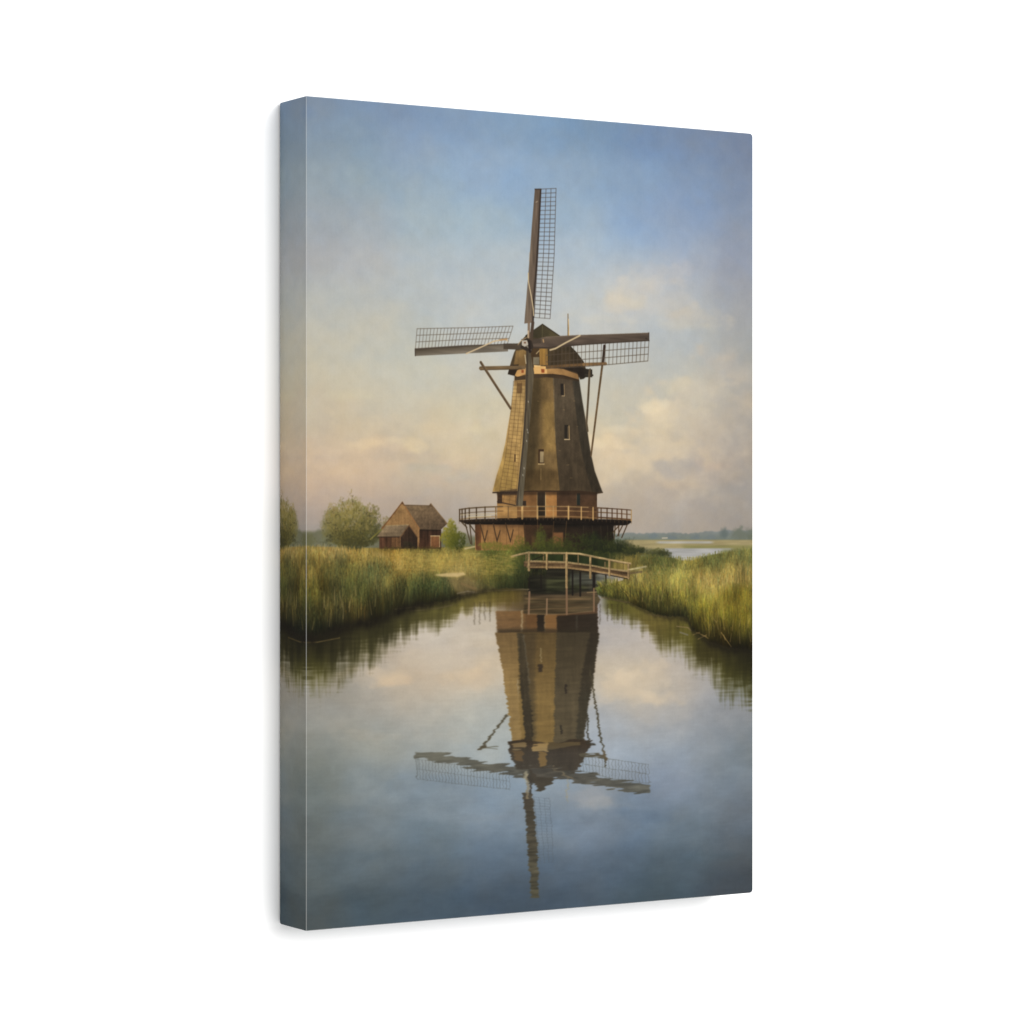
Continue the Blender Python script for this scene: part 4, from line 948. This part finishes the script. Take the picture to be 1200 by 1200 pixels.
def canvas_bump(nt, b, strength=.10):
    tc = nt.nodes.new('ShaderNodeTexCoord')
    mp = nt.nodes.new('ShaderNodeMapping')
    mp.inputs['Scale'].default_value = (1, 1, 1)
    n = nt.nodes.new('ShaderNodeTexNoise')
    n.inputs['Scale'].default_value = 900
    n.inputs['Detail'].default_value = 2
    bp = nt.nodes.new('ShaderNodeBump')
    bp.inputs['Strength'].default_value = strength
    bp.inputs['Distance'].default_value = .0004
    nt.links.new(tc.outputs['Object'], mp.inputs['Vector'])
    nt.links.new(mp.outputs['Vector'], n.inputs['Vector'])
    nt.links.new(n.outputs['Fac'], bp.inputs['Height'])
    nt.links.new(bp.outputs['Normal'], b.inputs['Normal'])


def print_material(name, highlight=0.0):
    m, nt, b = nodes_of(name)
    t = nt.nodes.new('ShaderNodeTexImage')
    t.image = image
    t.interpolation = 'Cubic'
    t.extension = 'EXTEND'
    mul = nt.nodes.new('ShaderNodeMixRGB')
    mul.blend_type = 'MULTIPLY'
    mul.inputs['Fac'].default_value = 1
    mul.inputs['Color2'].default_value = (INK, INK, INK, 1)
    nt.links.new(t.outputs['Color'], mul.inputs['Color1'])
    out = mul.outputs['Color']
    if highlight:
        # edge highlight painted into the fold: print colour mixed toward pale grey
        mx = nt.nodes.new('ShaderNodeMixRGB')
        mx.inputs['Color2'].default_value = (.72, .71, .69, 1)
        mx.inputs['Fac'].default_value = highlight
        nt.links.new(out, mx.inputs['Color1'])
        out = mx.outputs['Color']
    nt.links.new(out, b.inputs['Base Color'])
    b.inputs['Roughness'].default_value = .75
    b.inputs['Specular IOR Level'].default_value = .03
    canvas_bump(nt, b)
    return m


M_PRINT = print_material('printed_canvas')
M_FOLD = print_material('fold_highlight', .17)  # bright edge highlight mixed into the left fold's colour
M_FOLD_FAINT = print_material('faint_fold_highlight', .12)

M_WOOD, nt, b = nodes_of('pine_wood')
nz = nt.nodes.new('ShaderNodeTexNoise'); nz.inputs['Scale'].default_value = 60; nz.inputs['Detail'].default_value = 5
cr = nt.nodes.new('ShaderNodeValToRGB')
cr.color_ramp.elements[0].color = (.42, .27, .14, 1); cr.color_ramp.elements[1].color = (.60, .43, .25, 1)
nt.links.new(nz.outputs['Fac'], cr.inputs['Fac']); nt.links.new(cr.outputs['Color'], b.inputs['Base Color'])
b.inputs['Roughness'].default_value = .7

M_WALL, nt, b = nodes_of('white_wall_paint')
nz = nt.nodes.new('ShaderNodeTexNoise'); nz.inputs['Scale'].default_value = 3; nz.inputs['Detail'].default_value = 3
cr = nt.nodes.new('ShaderNodeValToRGB')
cr.color_ramp.elements[0].color = (.895, .895, .892, 1); cr.color_ramp.elements[1].color = (.905, .905, .903, 1)
nt.links.new(nz.outputs['Fac'], cr.inputs['Fac']); nt.links.new(cr.outputs['Color'], b.inputs['Base Color'])
b.inputs['Roughness'].default_value = .9
b.inputs['Specular IOR Level'].default_value = .1

# ================================================================== GEOMETRY
WALL_Y = CD + .0012


def link(name, bm, mats, parent=None, smooth_=False):
    me = bpy.data.meshes.new(name)
    bm.normal_update()
    bm.to_mesh(me); bm.free()
    for m in mats: me.materials.append(m)
    if smooth_:
        for p in me.polygons: p.use_smooth = True
    o = bpy.data.objects.new(name, me)
    scene.collection.objects.link(o)
    if parent is not None: o.parent = parent
    return o


# wall
bm = bmesh.new()
vs = [bm.verts.new(p) for p in ((-6, WALL_Y, -3), (6, WALL_Y, -3), (6, WALL_Y, 4), (-6, WALL_Y, 4),
                                (-6, WALL_Y + .1, -3), (6, WALL_Y + .1, -3), (6, WALL_Y + .1, 4), (-6, WALL_Y + .1, 4))]
for f in ((0, 1, 2, 3), (7, 6, 5, 4), (0, 4, 5, 1), (1, 5, 6, 2), (2, 6, 7, 3), (3, 7, 4, 0)):
    bm.faces.new([vs[i] for i in f])
bmesh.ops.recalc_face_normals(bm, faces=bm.faces)
wall = link('wall', bm, [M_WALL])
wall['kind'] = 'structure'

# the canvas
root = bpy.data.objects.new('canvas_print', None)
scene.collection.objects.link(root)
root['label'] = 'tall gallery-wrapped canvas print of a windmill mirrored in calm water, hung on a white wall'
root['category'] = 'canvas print'

NC = 7                                    # points per rounded corner


def outline(inset, rl, rr):
    """rounded rectangle in x,z split into four runs (bottom, right, top, left), counter-clockwise from the front"""
    x0, x1, z0, z1 = inset, CW - inset, inset, CH - inset
    corners = [((x0 + rl, z0 + rl), rl, 180), ((x1 - rr, z0 + rr), rr, 270), ((x1 - rr, z1 - rr), rr, 0), ((x0 + rl, z1 - rl), rl, 90)]
    arcs = []
    for (cx, cz), r, a0 in corners:
        arcs.append([(cx + r * math.cos(math.radians(a0 + 90 * k / (NC - 1))), cz + r * math.sin(math.radians(a0 + 90 * k / (NC - 1)))) for k in range(NC)])
    h = NC // 2
    nseg = 10
    runs = []
    for i in range(4):
        a, b_ = arcs[i], arcs[(i + 1) % 4]
        p, q = a[-1], b_[0]
        mid = [(p[0] + (q[0] - p[0]) * k / nseg, p[1] + (q[1] - p[1]) * k / nseg) for k in range(1, nseg)]
        runs.append(a[h:] + mid + b_[:h + 1])
    return runs


# rings from the front face round the fold and back along the side: (inset, y, left radius, right radius, uv depth)
RINGS = []
for k in range(4):
    a = math.radians(90 * k / 3)
    RINGS.append((EDGE * (1 - math.sin(a)), EDGE * (1 - math.cos(a)), .00035 + EDGE * .2, .0021, -1 if k == 0 else 0))
for k in range(1, 6):
    y = EDGE + (CD - .0012 - EDGE) * k / 5
    RINGS.append((0, y, .00045 + .0009 * (k / 5) ** 1.5, .0021 + .0003 * k / 5, 1))
RINGS.append((.0004, CD - .0004, .0013, .0024, 1))
RINGS.append((.0010, CD, .0012, .0022, 1))

rings = [(outline(i, rl, rr), y) for (i, y, rl, rr, _) in RINGS]

# printed front
bm = bmesh.new()
uv = bm.loops.layers.uv.new('UVMap')
pts = []
for run in rings[0][0]: pts += run[:-1]
f = bm.faces.new([bm.verts.new((x, 0, z)) for x, z in pts])
for l in f.loops: l[uv].uv = (l.vert.co.x / CW, l.vert.co.z / CH)
front = link('printed_front', bm, [M_PRINT], root)
if front.data.polygons[0].normal.y > 0: front.data.flip_normals()

# wrapped edges, the picture mirrored round the fold
for s in range(4):
    bm = bmesh.new()
    uv = bm.loops.layers.uv.new('UVMap')
    grid = [[bm.verts.new((x, y, z)) for x, z in runs[s]] for runs, y in rings]
    for j in range(len(grid) - 1):
        for i in range(len(grid[0]) - 1):
            f = bm.faces.new((grid[j][i], grid[j + 1][i], grid[j + 1][i + 1], grid[j][i + 1]))
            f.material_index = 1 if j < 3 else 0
            f.smooth = True
            for l in f.loops:
                co = l.vert.co
                u, v, d = co.x, co.z, co.y
                if s == 0: v = d
                elif s == 1: u = CW - d
                elif s == 2: v = CH - d
                else: u = d
                l[uv].uv = (u / CW, v / CH)
    bmesh.ops.recalc_face_normals(bm, faces=bm.faces)
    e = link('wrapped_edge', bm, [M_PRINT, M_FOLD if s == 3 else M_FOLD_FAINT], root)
    c = sum((p.center for p in e.data.polygons), Vector()) / len(e.data.polygons)
    out = c - Vector((CW / 2, c.y, CH / 2))
    if sum(p.normal.dot(out) for p in e.data.polygons) < 0: e.data.flip_normals()


# stretcher bars behind the canvas
def bar(x0, x1, z0, z1):
    bm = bmesh.new()
    bmesh.ops.create_cube(bm, size=1)
    for v in bm.verts:
        v.co = Vector(((x0 + x1) / 2 + v.co.x * (x1 - x0), .004 + .5 * (CD - .007) + v.co.y * (CD - .007), (z0 + z1) / 2 + v.co.z * (z1 - z0)))
    bmesh.ops.bevel(bm, geom=list(bm.edges), offset=.0008, segments=2, affect='EDGES')
    link('stretcher_bar', bm, [M_WOOD], root)


m_, bw = .0025, .038
bar(m_, m_ + bw, m_, CH - m_); bar(CW - m_ - bw, CW - m_, m_, CH - m_)
bar(m_ + bw + .0004, CW - m_ - bw - .0004, m_, m_ + bw); bar(m_ + bw + .0004, CW - m_ - bw - .0004, CH - m_ - bw, CH - m_)
